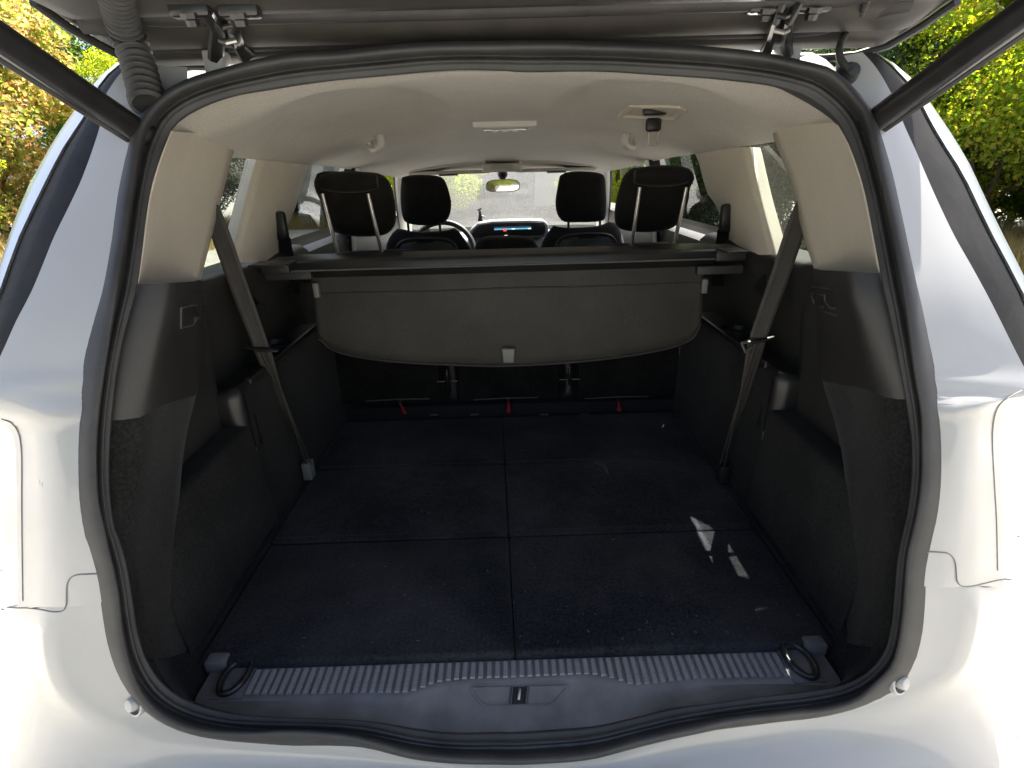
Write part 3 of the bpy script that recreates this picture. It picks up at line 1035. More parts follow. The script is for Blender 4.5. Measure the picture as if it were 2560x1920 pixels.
while x < .5:
    if min(abs(x - RC[0]), abs(x - RC[1])) > .031:
        y1 = -.001
        y0 = sill_lo(x) + .0045
        L = y1 - y0
        if rib_me is None:
            mb = MB().box((-.0040, -.5, -.003), (.0040, .5, .0030), .0)
            bm = bmesh.new()
            vs = [bm.verts.new(p) for p in mb.v]
            for f in mb.f:
                bm.faces.new([vs[i] for i in f])
            rib_me = bpy.data.meshes.new('rib')
            es = [e for e in bm.edges if abs((e.verts[0].co - e.verts[1].co).y) > .5]
            bmesh.ops.bevel(bm, geom=es, offset=.001, segments=1, affect='EDGES')
            bm.to_mesh(rib_me)
            bm.free()
            rib_me.materials.append(RIBM)
        o = bpy.data.objects.new('rib', rib_me)
        o.location = (x + random.uniform(-.0004, .0004), (y0 + y1) / 2, ZS + .0005)
        o.scale = (1, L, 1 + random.uniform(-.15, .1))
        link(o, sp)
        n += 1
    x += .0136
# lashing rings in their dished seats
for s, (a, b) in ((-1, (588, 1695)), (1, (2000, 1655))):
    c = U(a, b, z=ZS + .004)
    loop = []
    w, h = .0195, .031
    for k in range(28):
        t = 2 * math.pi * k / 28
        ca, sa = math.cos(t), math.sin(t)
        loop.append(c + Vector((math.copysign(abs(ca) ** .75, ca) * w * (1 - .25 * (sa < 0) * abs(sa)) + s * .004 * sa * -1, math.copysign(abs(sa) ** .8, sa) * h, .0035 + .002 * sa)))
    st = MB()
    st.prism([(c.x - .026, c.y - .036), (c.x + .026, c.y - .036), (c.x + .026, c.y + .034), (c.x - .026, c.y + .034)], ZS - .002, ZS + .0016, bev=.0012)
    seat = st.build('ring_seat', SILL, sp)
    MB().prism([(c.x + .021 * math.copysign(abs(math.cos(q)) ** .7, math.cos(q)), c.y + .032 * math.copysign(abs(math.sin(q)) ** .7, math.sin(q))) for q in [2 * math.pi * k / 24 for k in range(24)]], ZS + .001, ZS + .0021).build('ring_recess', SILL, seat)
    MB().tube(loop + [loop[0], loop[1]], .0054, 10, caps=False).build('lashing_ring', STEELBLK, sp)
    MB().tube([c + Vector((-.011, h - .002, .004)), c + Vector((.011, h - .002, .004))], .0058, 12).build('ring_hinge_pin', STEELBLK, sp)
    e = U(*((545, 1655) if s < 0 else (2035, 1612)), z=ZS + .012)
    MB().box(e + Vector((-.017, -.012, -.012)), e + Vector((.017, .012, .010)), .003).build('carpet_clip', SILL, sp)
# latch
la = [hit(bvh_of('sill_plate'), px, py) for px, py in ((1172, 1719), (1425, 1714), (1383, 1762), (1205, 1764))]
if all(la):
    n_ = ((la[1] - la[0]).cross(la[3] - la[0])).normalized()
    if n_.z < 0:
        n_ = -n_
    P2 = resample(la + [], 4)
    mb = MB()
    ring = []
    for k in range(4):
        a, b = la[k], la[(k + 1) % 4]
        pr = la[k - 1]
        v1 = (pr - a).normalized()
        v2 = (b - a).normalized()
        for t in (0, .25, .5, .75, 1):
            q = (a + v1 * .008) * (1-t)**2 + a * 2*t*(1-t) + (a + v2 * .008) * t*t
            ring.append(q)
    ring.append(ring[0])
    plate = MB()
    ctr = sum(la, Vector()) / 4
    plate.grid([[p + n_ * .001 for p in ring], [p + n_ * .0035 for p in ring], [p.lerp(ctr, .03) + n_ * .004 for p in ring], [p.lerp(ctr, .06) + n_ * .002 for p in ring], [p.lerp(ctr, .6) + n_ * .0018 for p in ring], [p.lerp(ctr, .999) + n_ * .0018 for p in ring]])
    lp = plate.build('latch_cover', SILL, sp)
    d_ = (la[3] + la[2] - la[0] - la[1]) * .5
    e_ = (la[1] - la[0]).normalized()
    c = ctr + e_ * .001
    sl = MB()
    sl.grid([[c + e_ * a + d_ * b + n_ * .0030 for a in (-.0115, .0115)] for b in (-.46, -.2, .2, .44)])
    slo = sl.build('latch_slot', DARKIN, sp)
    MB().tube([c + d_ * -.35 + n_ * .004, c + d_ * .0 + n_ * .007, c + d_ * .22 + n_ * .005], .0028, 10).build('latch_striker', METAL, sp)
    for q in (-.0125, .0125):
        MB().tube([c + e_ * q + d_ * -.46 + n_ * .004, c + e_ * q + d_ * .45 + n_ * .004], .0024, 8).build('slot_cheek', STEELBLK, sp)

# ------------------------------------------------------------------ pillar trims and headlining
for s in (-1, 1):
    I_ = LI if s < 0 else RI
    if s < 0:
        Ef = [(330, 600), (352, 594), (390, 582), (450, 566), (530, 545), (610, 525), (697, 503), (720, 500)]
        tops, bots = (343, 352), (732, 698)
    else:
        Ef = [(310, 1928), (332, 1931), (369, 1942), (430, 1968), (500, 1987), (590, 2008), (670, 2034), (690, 2037)]
        tops, bots = (320, 332), (702, 671)
    rows = []
    n = 22
    for k in range(n + 1):
        t = k / n - .04 * (k == 0)
        pyi = lerp(tops[0], bots[0], t)
        pye = lerp(tops[1], bots[1], t)
        xi = sm(I_, pyi)
        pi_ = on_open(xi + s * 3, pyi, .03)
        pe = U(sm(Ef, pye), pye, x=s * sm([(300, .575), (400, .592), (500, .605), (600, .61), (720, .605)], pye))
        mid = pi_.lerp(pe, .45) + Vector((s * .028, -.025, 0))
        sag = lambda u: 0.0
        row = [pi_ + Vector((s * .02, .01, 0))]
        for u in [j / 12 for j in range(13)]:
            q = pi_ * (1-u)**2 + mid * 2*u*(1-u) + pe * u*u
            # bottom edge bows down
            row.append(q + Vector((0, 0, -.006 * math.sin(math.pi * u) * smoothstep(.9, 1, t))))
        row += [pe + Vector((s * .012, .004, 0)), pe + Vector((s * .10, .02, 0))]
        rows.append(row)
    MB().grid(rows, flip=s > 0).build('rear_pillar_trim', BEIGE, car, angle=None)
    # middle pillar between quarter window and rear door
    F_ = [(385, 645), (393, 643), (450, 628), (520, 611), (580, 596), (640, 582), (665, 578)] if s < 0 else [(365, 1868), (369, 1874), (430, 1888), (500, 1904), (560, 1920), (612, 1934), (650, 1942)]
    G_ = [(385, 800), (398, 790), (430, 768), (470, 755), (510, 742), (560, 722), (600, 706), (645, 700), (665, 698)] if s < 0 else [(365, 1722), (380, 1735), (410, 1748), (450, 1758), (490, 1772), (510, 1788), (560, 1806), (612, 1815), (650, 1818)]
    rows = []
    for k in range(19):
        t = k / 18
        py = lerp(385, 655, t) if s < 0 else lerp(368, 636, t)
        a = U(sm(F_, py), py, x=s * .632)
        b = U(sm(G_, py), py, x=s * .645)
        m_ = a.lerp(b, .5) + Vector((-s * .022, -.02, 0))
        row = [a + Vector((s * .05, .05, 0)), a + Vector((s * .006, .004, 0))]
        for u in [j / 8 for j in range(9)]:
            row.append(a * (1-u)**2 + m_ * 2*u*(1-u) + b * u*u)
        row += [b + Vector((s * .012, .01, 0)), b + Vector((s * .06, .03, 0))]
        rows.append(row)
    MB().grid(rows, flip=s > 0).build('middle_pillar_trim', BEIGE, car, angle=None)

top = [p for p in I3 if p.z > .70]
top = sorted(top, key=lambda p: math.atan2(p.x, p.z - .5))
lx = LI
p0 = on_open(408, 372, .03)
p1 = on_open(2110, 350, .03)
top = [p for p in top if p.z >= (p0.z if p.x < 0 else p1.z) and abs(p.x) < .6]
top = [p0] + [p for p in top if p.x > p0.x and p.x < p1.x] + [p1]
NH = 141
edge = [Vector(p) + Vector((p[0] * .03, 0, (p[2] - .55) * .035)) for p in resample([tuple(p) for p in top], NH)]


def hl(y, hw, ze, zc, ex=2.4):
    out = []
    for i in range(NH):
        s = -1 + 2 * i / (NH - 1)
        z = ze + (zc - ze) * (1 - abs(s) ** ex)
        z += .030 * smoothstep(1.0, .68, math.hypot((abs(s) - .58) / .39, (y - .80) / .40))
        z += .012 * math.exp(-(((abs(s) - .40) / .25) ** 2 + ((y - 1.75) / .3) ** 2))
        out.append(Vector((s * hw, y, z)))
    return out


edge = [p + Vector((0, .016, 0)) for p in edge]
rows = [[p + Vector((0, .012, .012)) for p in edge], edge]
# the rear lip turns up and runs into the ceiling
secs = [(.37, .585, .822, .927), (.45, .592, .822, .932), (.55, .60, .822, .933), (.65, .604, .821, .931), (.75, .607, .82, .929), (.85, .61, .819, .926), (.95, .612, .818, .920), (1.05, .615, .816, .912), (1.15, .617, .814, .903),
        (1.3, .62, .812, .890), (1.45, .62, .810, .879), (1.6, .62, .806, .869), (1.8, .615, .798, .857), (2.0, .60, .786, .846), (2.2, .58, .775, .834), (2.4, .56, .766, .822), (2.52, .55, .760, .812), (2.57, .55, .752, .795), (2.60, .55, .745, .778)]
first = hl(*secs[0])
for t in (.2, .45, .7):
    rows.append([edge[i].lerp(first[i], t) + Vector((0, 0, .012 * math.sin(math.pi * t))) for i in range(NH)])
for q in secs:
    rows.append(hl(*q))
MB().grid(rows).build('headlining', LINER, car, angle=None)
CEIL = bvh_of('headlining')
# window-top rails that close the gap between headlining and roof
for s in (-1, 1):
    g = []
    for y, x0, z0 in [(q[0], q[1], q[2]) for q in secs]:
        g.append([Vector((s * (x0 - .004), y, z0 + .004)), Vector((s * (x0 + .012), y, z0 - .006)), Vector((s * (x0 + .03), y, z0 + .004)), Vector((s * (x0 + .05), y, z0 + .06))])
    MB().grid(g, flip=s > 0).build('window_top_rail', LINER, car, angle=None)

# ------------------------------------------------------------------ cabin: doors, glass, pillars
for s in (-1, 1):
    q = MB()
    q.grid([[Vector((s * (.665 + .012 * k), y, z)) for y in (.39, .60, .86)] for k, z in enumerate((.84, .70, .565))], flip=s > 0)
    q.build('quarter_window', GL_DARK, car, angle=None)
    MB().tube([U(643, 392, x=-.664), U(612, 520, x=-.664), U(584, 640, x=-.664)] if s < 0 else [U(1874, 368, x=.664), U(1905, 500, x=.664), U(1938, 615, x=.664)], .004, 6).build('window_seal', RUBBER, car)
    d = MB().grid([[Vector((s * x, y, z)) for y in (1.0, 1.4, 1.74)] for x, z in ((.665, .84), (.70, .70), (.725, .53))], flip=s > 0).build('rear_door_window', GL_CLEAR, car, angle=None)
    d = MB().grid([[Vector((s * x, y, z)) for y in (1.80, 2.2, 2.62)] for x, z in ((.66, .83), (.70, .68), (.725, .50))], flip=s > 0).build('front_door_window', GL_CLEAR, car, angle=None)
    # door inner panels
    for y0, y1, nm in ((1.0, 1.76, 'rear_door_panel'), (1.80, 2.9, 'front_door_panel')):
        p = MB()
        p.grid([[Vector((s * x, y, z)) for y in (y0, (y0 + y1) / 2, y1)] for x, z in ((.74, .535), (.70, .540), (.675, .53), (.67, .45), (.69, .2), (.69, -.35))], flip=s < 0)
        p.build(nm, PLASTIC, car, angle=50)
    a = U(703, 575, x=-.625) if s < 0 else U(1815, 556, x=.625)
    sbg = MB()
    sbg.box(a + Vector((-.018, -.012, -.028)), a + Vector((.018, .016, .05)), .01)
    sbg.build('belt_guide', PLAST2, car)
    MB().grid([[a + Vector((k * .023, .004 - .006 * abs(k), -.02 - t)) for k in (-1, -.3, .3, 1)] for t in (0, .05, .1, .16)]).build('seat_belt', SEATM, car)
    # centre pillar (between the doors) and windscreen pillar
    rows = []
    for z, x, y in ((.84, .60, 1.76), (.75, .635, 1.75), (.62, .655, 1.74), (.5, .668, 1.73), (.2, .68, 1.72)):
        rows.append([Vector((s * (x + .06), y - .02, z)), Vector((s * (x + .005), y - .022, z)), Vector((s * x, y - .012, z)), Vector((s * (x - .006), y + .05, z)), Vector((s * (x + .004), y + .10, z)), Vector((s * (x + .06), y + .11, z))])
    MB().grid(rows, flip=s < 0).build('door_pillar', WHITEP, car, angle=40)
    MB().grid([[Vector((s * (x - .006), y - .024 + dy, z)) for dy in (-.001,)] + [Vector((s * (x + .04), y - .0235, z))] for z, x, y, dy in ((.80, .615, 1.755, 0), (.62, .655, 1.74, 0), (.45, .668, 1.73, 0))]).build('pillar_belt', SEATM, car)
    pa = [Vector((s * .565, 2.50, .80)), Vector((s * .60, 2.66, .70)), Vector((s * .635, 2.86, .57)), Vector((s * .66, 3.02, .45))]
    MB().tube(resample([tuple(p) for p in pa], 14), .028, 10, sq=.8).build('windscreen_pillar', WHITEP, car)
    MB().tube(resample([tuple(p + Vector((s * .03, .01, -.012))) for p in pa], 14), .009, 8).build('pillar_seal', RUBBER, car)
    # sun visor and header rail
    v = MB()
    v.prism([(s * .075, 2.44), (s * .50, 2.40), (s * .52, 2.46), (s * .50, 2.55), (s * .10, 2.58), (s * .06, 2.53)][:: (1 if s > 0 else -1)], .765, .783, bev=.007, seg=3)
    vo = v.build('sun_visor', WHITEP, car)
    MB().box((min(s * .24, s * .34), 2.41, .758), (max(s * .24, s * .34), 2.44, .766), .002).build('visor_clip', PLASTIC, vo)
    MB().tube([Vector((s * .09, 2.38, .818)), Vector((s * .3, 2.37, .812)), Vector((s * .52, 2.33, .795))], .013, 10).build('blind_rail', WHITEP, car)
ws = MB().grid([[Vector((x, y + .10 * (1 - (x / .66) ** 2), z)) for x in [-.62 + 1.24 * i / 12 for i in range(13)]] for y, z in ((2.54, .785), (2.72, .69), (2.95, .55), (3.12, .42))])
ws.build('windscreen', GL_WIND, car, angle=None)
# header console and rear-view mirror
c = MB()
c.prism([(-.105, 2.30), (.105, 2.30), (.085, 2.50), (-.085, 2.50)], .770, .812, bev=.012, seg=3)
hc = c.build('header_console', WHITEP, car)
MB().box((-.055, 2.296, .785), (.055, 2.302, .805), .002).build('console_lamp_lens', CLEARP, hc)
mm = MB()
mm.tube([Vector((0, 2.52, .79)), Vector((0, 2.56, .755)), Vector((0, 2.52, .725))], [.02, .03, .012], 12)
mmo = mm.build('mirror_stem', PLAST2, car)
mw, mh, mz, my = .094, .033, .700, 2.46
outl = []
for k in range(32):
    t = 2 * math.pi * k / 32
    outl.append((math.copysign(abs(math.cos(t)) ** .55, math.cos(t)) * mw * (1 - .05 * math.sin(t)), mz + math.copysign(abs(math.sin(t)) ** .65, math.sin(t)) * mh))
mb = MB().prism(outl, my, my + .03, 'y', bev=.006, seg=3).build('rear_view_mirror', WHITEP, car)
MB().prism([(x * .93, mz + (z - mz) * .86) for x, z in outl], my - .0015, my + .004, 'y').build('mirror_glass', MIRROR, mb, smooth=False)

# dashboard, screen pod, steering wheel
d = MB()
prof = [(2.80, .05), (2.76, .22), (2.74, .33), (2.77, .385), (2.84, .405), (2.95, .405), (3.10, .40), (3.16, .38)]
d.grid([[Vector((x, y + .05 * (x / .68) ** 2, z - .01 * (x / .68) ** 2)) for x in [-.69 + 1.38 * i / 16 for i in range(17)]] for y, z in prof])
d.build('dashboard', DASH, car, angle=None)
pod = []
for x, z in ((-.235, .39), (-.22, .445), (-.17, .485), (-.08, .497), (.15, .497), (.235, .49), (.26, .465), (.262, .42), (.24, .39)):
    pod.append((x + .01, z))
po = MB().prism(pod, 2.72, 2.84, 'y', bev=.012, seg=3).build('instrument_pod', DASH, car)
MB().prism([(-.205, .398), (-.19, .442), (-.15, .474), (-.06, .484), (.16, .484), (.235, .478), (.252, .46), (.252, .42), (.235, .402)], 2.716, 2.73, 'y', bev=.003).build('instrument_panel', PLAST2, po)
MB().box((-.06, 2.7135, .443), (.165, 2.7165, .450), .0005).build('screen_bar', emit('screen_blue', (.10, .32, .45), .5), po)
MB().box((-.06, 2.7138, .450), (.165, 2.7165, .460), .0005).build('screen_band', emit('screen_dark_blue', (.02, .05, .09), .4), po)
for x0, x1, z0, z1, cc in ((-.005, .014, .434, .449, (.8, .08, .05)), (.045, .066, .444, .449, (.7, .8, .85)), (.145, .163, .443, .449, (.6, .75, .8)), (-.087, -.062, .402, .406, (.8, .1, .08))):
    MB().box((x0, 2.7115, z0), (x1, 2.7132, z1)).build('screen_symbol', emit('screen_symbol', cc, .5), po)
MB().tube([Vector((.0, 2.712, .400)), Vector((.018, 2.712, .400)), Vector((.018, 2.712, .409)), Vector((.0, 2.712, .409)), Vector((.0, 2.712, .400))], .0016, 6).build('screen_symbol', emit('screen_white', (.8, .85, .85), .7), po)
# dashboard top vent, which mirrors in the windscreen
vt = MB()
vt.prism([(-.15, 2.98), (.15, 2.98), (.17, 3.05), (-.17, 3.05)], .404, .410, bev=.002)
vo = vt.build('demister_vent', PLAST2, car)
for x in [-.13 + .0217 * k for k in range(13)]:
    MB().box((x - .003, 2.985, .409), (x + .003, 3.045, .413)).build('vent_slat', GREYTAB, vo)
sw = MB()
cw = Vector((-.365, 2.56, .335))
tm = Matrix.Translation(cw) @ Matrix.Rotation(R(-25), 4, 'X')
ringp = [tm @ Vector((.185 * math.cos(t), 0, .185 * math.sin(t))) for t in [2 * math.pi * k / 48 for k in range(49)]]
sw.tube(ringp, .016, 10, caps=False)
swo = sw.build('steering_wheel', PLASTIC, car)
MB().lathe([(.0001, .02), (.06, .015), (.075, -.01), (.07, -.03)], 24, tm @ Matrix.Rotation(R(90), 4, 'X')).build('wheel_hub', PLAST2, swo)
for a in (0, 180, 270):
    MB().tube([tm @ Vector((.06 * math.cos(R(a)), 0, .06 * math.sin(R(a)))), tm @ Vector((.18 * math.cos(R(a)), 0, .18 * math.sin(R(a))))], .016, 8, sq=.5).build('wheel_spoke', SILVER, swo)

# ------------------------------------------------------------------ seats
def cushion(name, prof, thick, mat_, parent, y, lean=0.0, z0=0.0, puff=.35, n=26):
    """upholstered block: front outline prof (x, z) swelled towards the middle; both faces rounded"""
    prof = resample(prof, 56, closed=True)
    cx = sum(p[0] for p in prof) / len(prof)
    cz = sum(p[1] for p in prof) / len(prof)
    rows = []
    for k in range(n + 1):
        a = -math.pi / 2 + math.pi * k / n
        r = math.cos(a) ** .45 if 0 < k < n else .001
        h = math.sin(a) * thick / 2
        rows.append([Vector((cx + (p[0] - cx) * r, y + h + lean * (cz + (p[1] - cz) * r - z0), cz + (p[1] - cz) * r)) for p in prof])
    return MB().grid(rows, close_v=True).build(name, mat_, parent, angle=None)


def seat(px, py, hw, hh, y, kind, s):
    pass


# second row: three folding seat backs behind the cover
for i, xc in enumerate((-.40, 0.0, .40)):
    top_z = .545 if i != 1 else .53
    se = cushion('rear_seat', [(xc - .185, .02), (xc - .19, .25), (xc - .18, .47), (xc - .15, top_z - .012), (xc - .09, top_z), (xc, top_z), (xc + .09, top_z), (xc + .15, top_z - .012), (xc + .18, .47), (xc + .19, .25), (xc + .185, .02), (xc, .015)], .13, SEATM, car, 1.06, .06)
    bp = MB().prism([(xc - .165, .05), (xc + .165, .05), (xc + .165, .44), (xc + .14, .47), (xc - .14, .47), (xc - .165, .44)], .992, 1.002, 'y', bev=.004).build('seat_back_panel', FELT, se)
    x0 = xc
    rt = {0: (1000, 1018), 1: (1271, 1015), 2: (1547, 1012)}[i]
    a = U(*rt, y=.975)
    rs = MB()
    rs.grid([[a + Vector((k * w + (.004 if i == 0 else 0) * j, -.004 * j + .003 * (k != 0), .016 - .0085 * j)) for k in (-1, 0, 1)] for j, w in ((0, .0035), (1, .004), (2, .005), (3, .0075), (4, .0085))])
    solid(rs.build('release_strap', RED, se), .002)
    MB().box(a + Vector((-.006, .002, .015)), a + Vector((.006, .012, .028)), .002).build('strap_eye', PLAST2, se)
    MB().tube([a + Vector((-.115, .006, .024)), a + Vector((0, .003, .028)), a + Vector((.10, .006, .025))], .0022, 6).build('seat_hem', SILVER, se)
for px, py in ((1118, 945), (1424, 940)):
    a = U(px, py, y=.985)
    h = MB().tube([a + Vector((0, 0, .03)), a + Vector((0, -.004, .0)), a + Vector((0, .004, -.03))], [.006, .010, .006], 10).build('seat_latch', PLAST2, car)
    MB().tube([a + Vector((-.033, 0, -.012)), a + Vector((.033, 0, -.012))], .0016, 6).build('latch_rod', METAL, h)
for px in (1085, 1186, 1360, 1462):
    a = U(px, 1037, y=.972)
    MB().box(a + Vector((-.014, -.002, -.002)), a + Vector((.014, .006, .002)), .0008).build('anchor_bar', SILVER, car)

# head restraints: second row outer pair on long posts, low middle one, front pair
seats = [o for o in bpy.data.objects if o.name.startswith('rear_seat') and o.type == 'MESH' and o.parent == car]
seats.sort(key=lambda o: sum(v.co.x for v in o.data.vertices))


def from_px(pts, y):
    return [(lambda p: (p.x, p.z))(U(a, b, y=y)) for a, b in pts]


HL = [(786, 433), (778, 455), (782, 478), (793, 500), (800, 530), (812, 562), (830, 582), (865, 592), (915, 594), (960, 588), (982, 566), (985, 530), (980, 492), (968, 455), (950, 437), (915, 430), (850, 429), (805, 428)]
HR = [(1585, 420), (1566, 438), (1554, 470), (1545, 505), (1541, 540), (1545, 565), (1562, 577), (1610, 583), (1650, 581), (1690, 570), (1715, 540), (1728, 500), (1732, 470), (1742, 450), (1740, 432), (1722, 420), (1680, 416), (1620, 416)]
for seo, prof, posts, roll in ((seats[0], HL, ((806, 484, 846, 638), (920, 484, 956, 638)), (786, 960, 470)), (seats[2], HR, ((1600, 468, 1578, 622), (1716, 468, 1684, 620)), (1570, 1738, 455))):
    y = 1.02
    hr = cushion('head_restraint', from_px(prof, y), .085, SEATM, seo, y + .03)
    # rolled pad across the upper back
    a, b = U(roll[0] + 16, roll[2] - 14, y=y - .012), U(roll[1] - 16, roll[2] - 16, y=y - .012)
    n = 12
    MB().tube([a.lerp(b, k / n) for k in range(n + 1)], [.006 + .024 * math.sin(math.pi * min(1, max(0, k / n * .9 + .05))) ** .35 for k in range(n + 1)], 14, sq=1.0).build('restraint_roll', SEATM, seo)
    for (xa, ya, xb, yb) in posts:
        pa, pb = U(xa, ya, y=y - .026), U(xb, yb, y=y - .012)
        MB().tube([pa, pa.lerp(pb, .5), pb], .0058, 12).build('restraint_post', METAL, seo)
        MB().lathe([(.007, .012), (.013, .010), (.016, 0), (.016, -.012)], 16, Matrix.Translation(pb + Vector((0, 0, -.004)))).build('post_collar', PLAST2, seo)
mid = cushion('head_restraint', from_px([(1190, 640), (1186, 622), (1196, 602), (1215, 593), (1265, 591), (1315, 593), (1335, 602), (1346, 622), (1344, 640), (1265, 650)], 1.05), .09, SEATM, seats[1], 1.07)

for s, hp, bp, posts in ((-1, [(1000, 444), (997, 475), (998, 520), (1005, 552), (1020, 562), (1060, 566), (1098, 563), (1118, 548), (1126, 515), (1120, 480), (1108, 450), (1095, 441), (1055, 437), (1015, 439)],
                     [(960, 660), (962, 612), (978, 583), (994, 572), (1012, 579), (1060, 582), (1115, 578), (1137, 573), (1152, 590), (1175, 625), (1180, 660), (1070, 668)], ((1021, 570), (1100, 570))),
                    (1, [(1402, 440), (1396, 470), (1391, 510), (1397, 540), (1412, 556), (1450, 558), (1500, 556), (1516, 550), (1520, 520), (1519, 475), (1515, 440), (1500, 432), (1455, 428), (1418, 431)],
                     [(1350, 655), (1355, 615), (1372, 583), (1388, 565), (1402, 570), (1450, 571), (1505, 566), (1528, 556), (1545, 562), (1560, 590), (1566, 625), (1562, 655), (1455, 662)], ((1421, 562), (1500, 558)))):
    y = 1.98
    top_ = from_px(bp, y)
    lowx = [(top_[0][0], .1), (top_[-2][0], .1)]
    body = [top_[0]] + top_[1:-2] + [top_[-2], (top_[-2][0], .05), ((top_[0][0] + top_[-2][0]) / 2, .0), (top_[0][0], .05)]
    fs = cushion('front_seat', body, .14, SEATM, car, y + .05)
    cushion('head_restraint', from_px(hp, y), .09, SEATM, fs, y + .05)
    for px, py in posts:
        a = U(px, py, y=y + .03)
        MB().tube([a + Vector((0, 0, .03)), a + Vector((0, 0, -.05))], .006, 10).build('restraint_post', STEELBLK, fs)
    # fold-down tray with its raised rim on the seat back
    cxs = sum(p[0] for p in top_) / len(top_)
    w = .145
    zt = U(1070, 597, y=y - .03).z
    arc_ = [Vector((cxs - w, y - .022, .30)), Vector((cxs - w, y - .022, zt - .05)), Vector((cxs - w * .8, y - .022, zt - .012)), Vector((cxs - w * .4, y - .022, zt)), Vector((cxs + w * .4, y - .022, zt)), Vector((cxs + w * .8, y - .022, zt - .012)), Vector((cxs + w, y - .022, zt - .05)), Vector((cxs + w, y - .022, .30))]
    MB().tube(resample([tuple(p) for p in arc_], 40), .006, 8).build('tray_rim', PLASTIC, fs)
    MB().prism([(cxs - w, .30), (cxs + w, .30), (cxs + w, zt - .06), (cxs + w * .8, zt - .02), (cxs + w * .3, zt - .01), (cxs + w * .25, zt - .02), (cxs - w * .25, zt - .02), (cxs - w * .3, zt - .01), (cxs - w * .8, zt - .02), (cxs - w, zt - .06)], y - .024, y + .0, 'y', bev=.003).build('fold_tray', PLAST2, fs)
# small dark holder clipped to the dashboard pod
a = U(1200, 548, y=2.76)
h = MB()
h.tube([a + Vector((0, 0, -.012)), a + Vector((.002, 0, .02)), a + Vector((.001, 0, .05))], [.016, .010, .006], 8)
h.tube([a + Vector((-.012, 0, .052)), a + Vector((.012, 0, .062))], .005, 8)
h.tube([a + Vector((.0, 0, .02)), a + Vector((.03, 0, .012))], .005, 8)
ho = h.build('phone_holder', PLAST2)
tag(ho, 'small black holder standing on the dashboard beside the steering wheel', 'phone holder')

# ------------------------------------------------------------------ roof fittings
def ceil_pt(px, py, lift=0.0):
    p = hit(CEIL, px, py, lift)
    return p if p is not None else U(px, py, y=.9)


for (px, py, s) in ((935, 345, -1), (1578, 340, 1)):
    c = ceil_pt(px, py)
    w = .042
    e = Vector((s * .55, .75, -.10)).normalized()
    g = MB()
    dn = Vector((-s * .25, -.35, -1)).normalized()
    g.tube(resample([tuple(c - e * w), tuple(c - e * w * .95 + dn * .022), tuple(c - e * w * .6 + dn * .034), tuple(c + e * w * .6 + dn * .034), tuple(c + e * w * .95 + dn * .022), tuple(c + e * w)], 24), .0095, 10, sq=1.2)
    gh = g.build('grab_handle', WHITEP, car)
    MB().box(c - Vector((.016, .02, .0)), c + Vector((.016, .02, .008)), .003).build('handle_base', WHITEP, gh)
c = ceil_pt(1262, 306)
l = MB()
l.prism([(c.x - .098, c.y - .02), (c.x + .098, c.y - .02), (c.x + .07, c.y + .09), (c.x - .07, c.y + .09)], c.z - .016, c.z + .01, bev=.006, seg=3)
lo_ = l.build('roof_lamp', WHITEP, car)
MB().prism([(c.x - .07, c.y - .012), (c.x + .07, c.y - .012), (c.x + .055, c.y + .04), (c.x - .055, c.y + .04)], c.z - .021, c.z - .012, bev=.002).build('lamp_lens', CLEARP, lo_)
for k in (-1, 0, 1):
    MB().box((c.x + k * .03 - .011, c.y + .05, c.z - .024), (c.x + k * .03 + .011, c.y + .08, c.z - .012), .003).build('lamp_switch', WHITEP, lo_)
# third-row centre belt stowed in the roof
pts_ = [ceil_pt(*p, .002) for p in ((1543, 291), (1572, 264), (1700, 266), (1716, 276), (1690, 296))]
cc = sum(pts_, Vector()) / 5
pm = MB()
pm.grid([[p + Vector((0, 0, .004)) for p in pts_ + pts_[:1]], [p + Vector((0, -.002, -.004)) for p in pts_ + pts_[:1]], [p.lerp(cc, .12) + Vector((0, -.002, -.006)) for p in pts_ + pts_[:1]], [p.lerp(cc, .2) + Vector((0, 0, .0)) for p in pts_ + pts_[:1]], [cc + Vector((0, 0, .001)) for p in pts_ + pts_[:1]]])
bp = pm.build('roof_belt_bezel', BEIGE, car, angle=30)
a = ceil_pt(1636, 276, .012)
MB().box(a + Vector((-.030, -.012, -.012)), a + Vector((.032, .016, .012)), .006, 3).build('belt_buckle', PLAST2, bp)
MB().box(a + Vector((-.022, -.012, -.052)), a + Vector((.020, .006, -.018)), .008, 3).build('belt_latch', PLAST2, bp)
tgp = [a + Vector(q) for q in ((-.014, -.004, -.045), (.014, -.004, -.045), (.010, -.004, -.085), (-.010, -.004, -.085), (-.014, -.004, -.045))]
MB().tube(tgp, .003, 8).build('belt_tongue', CLEARP, bp)

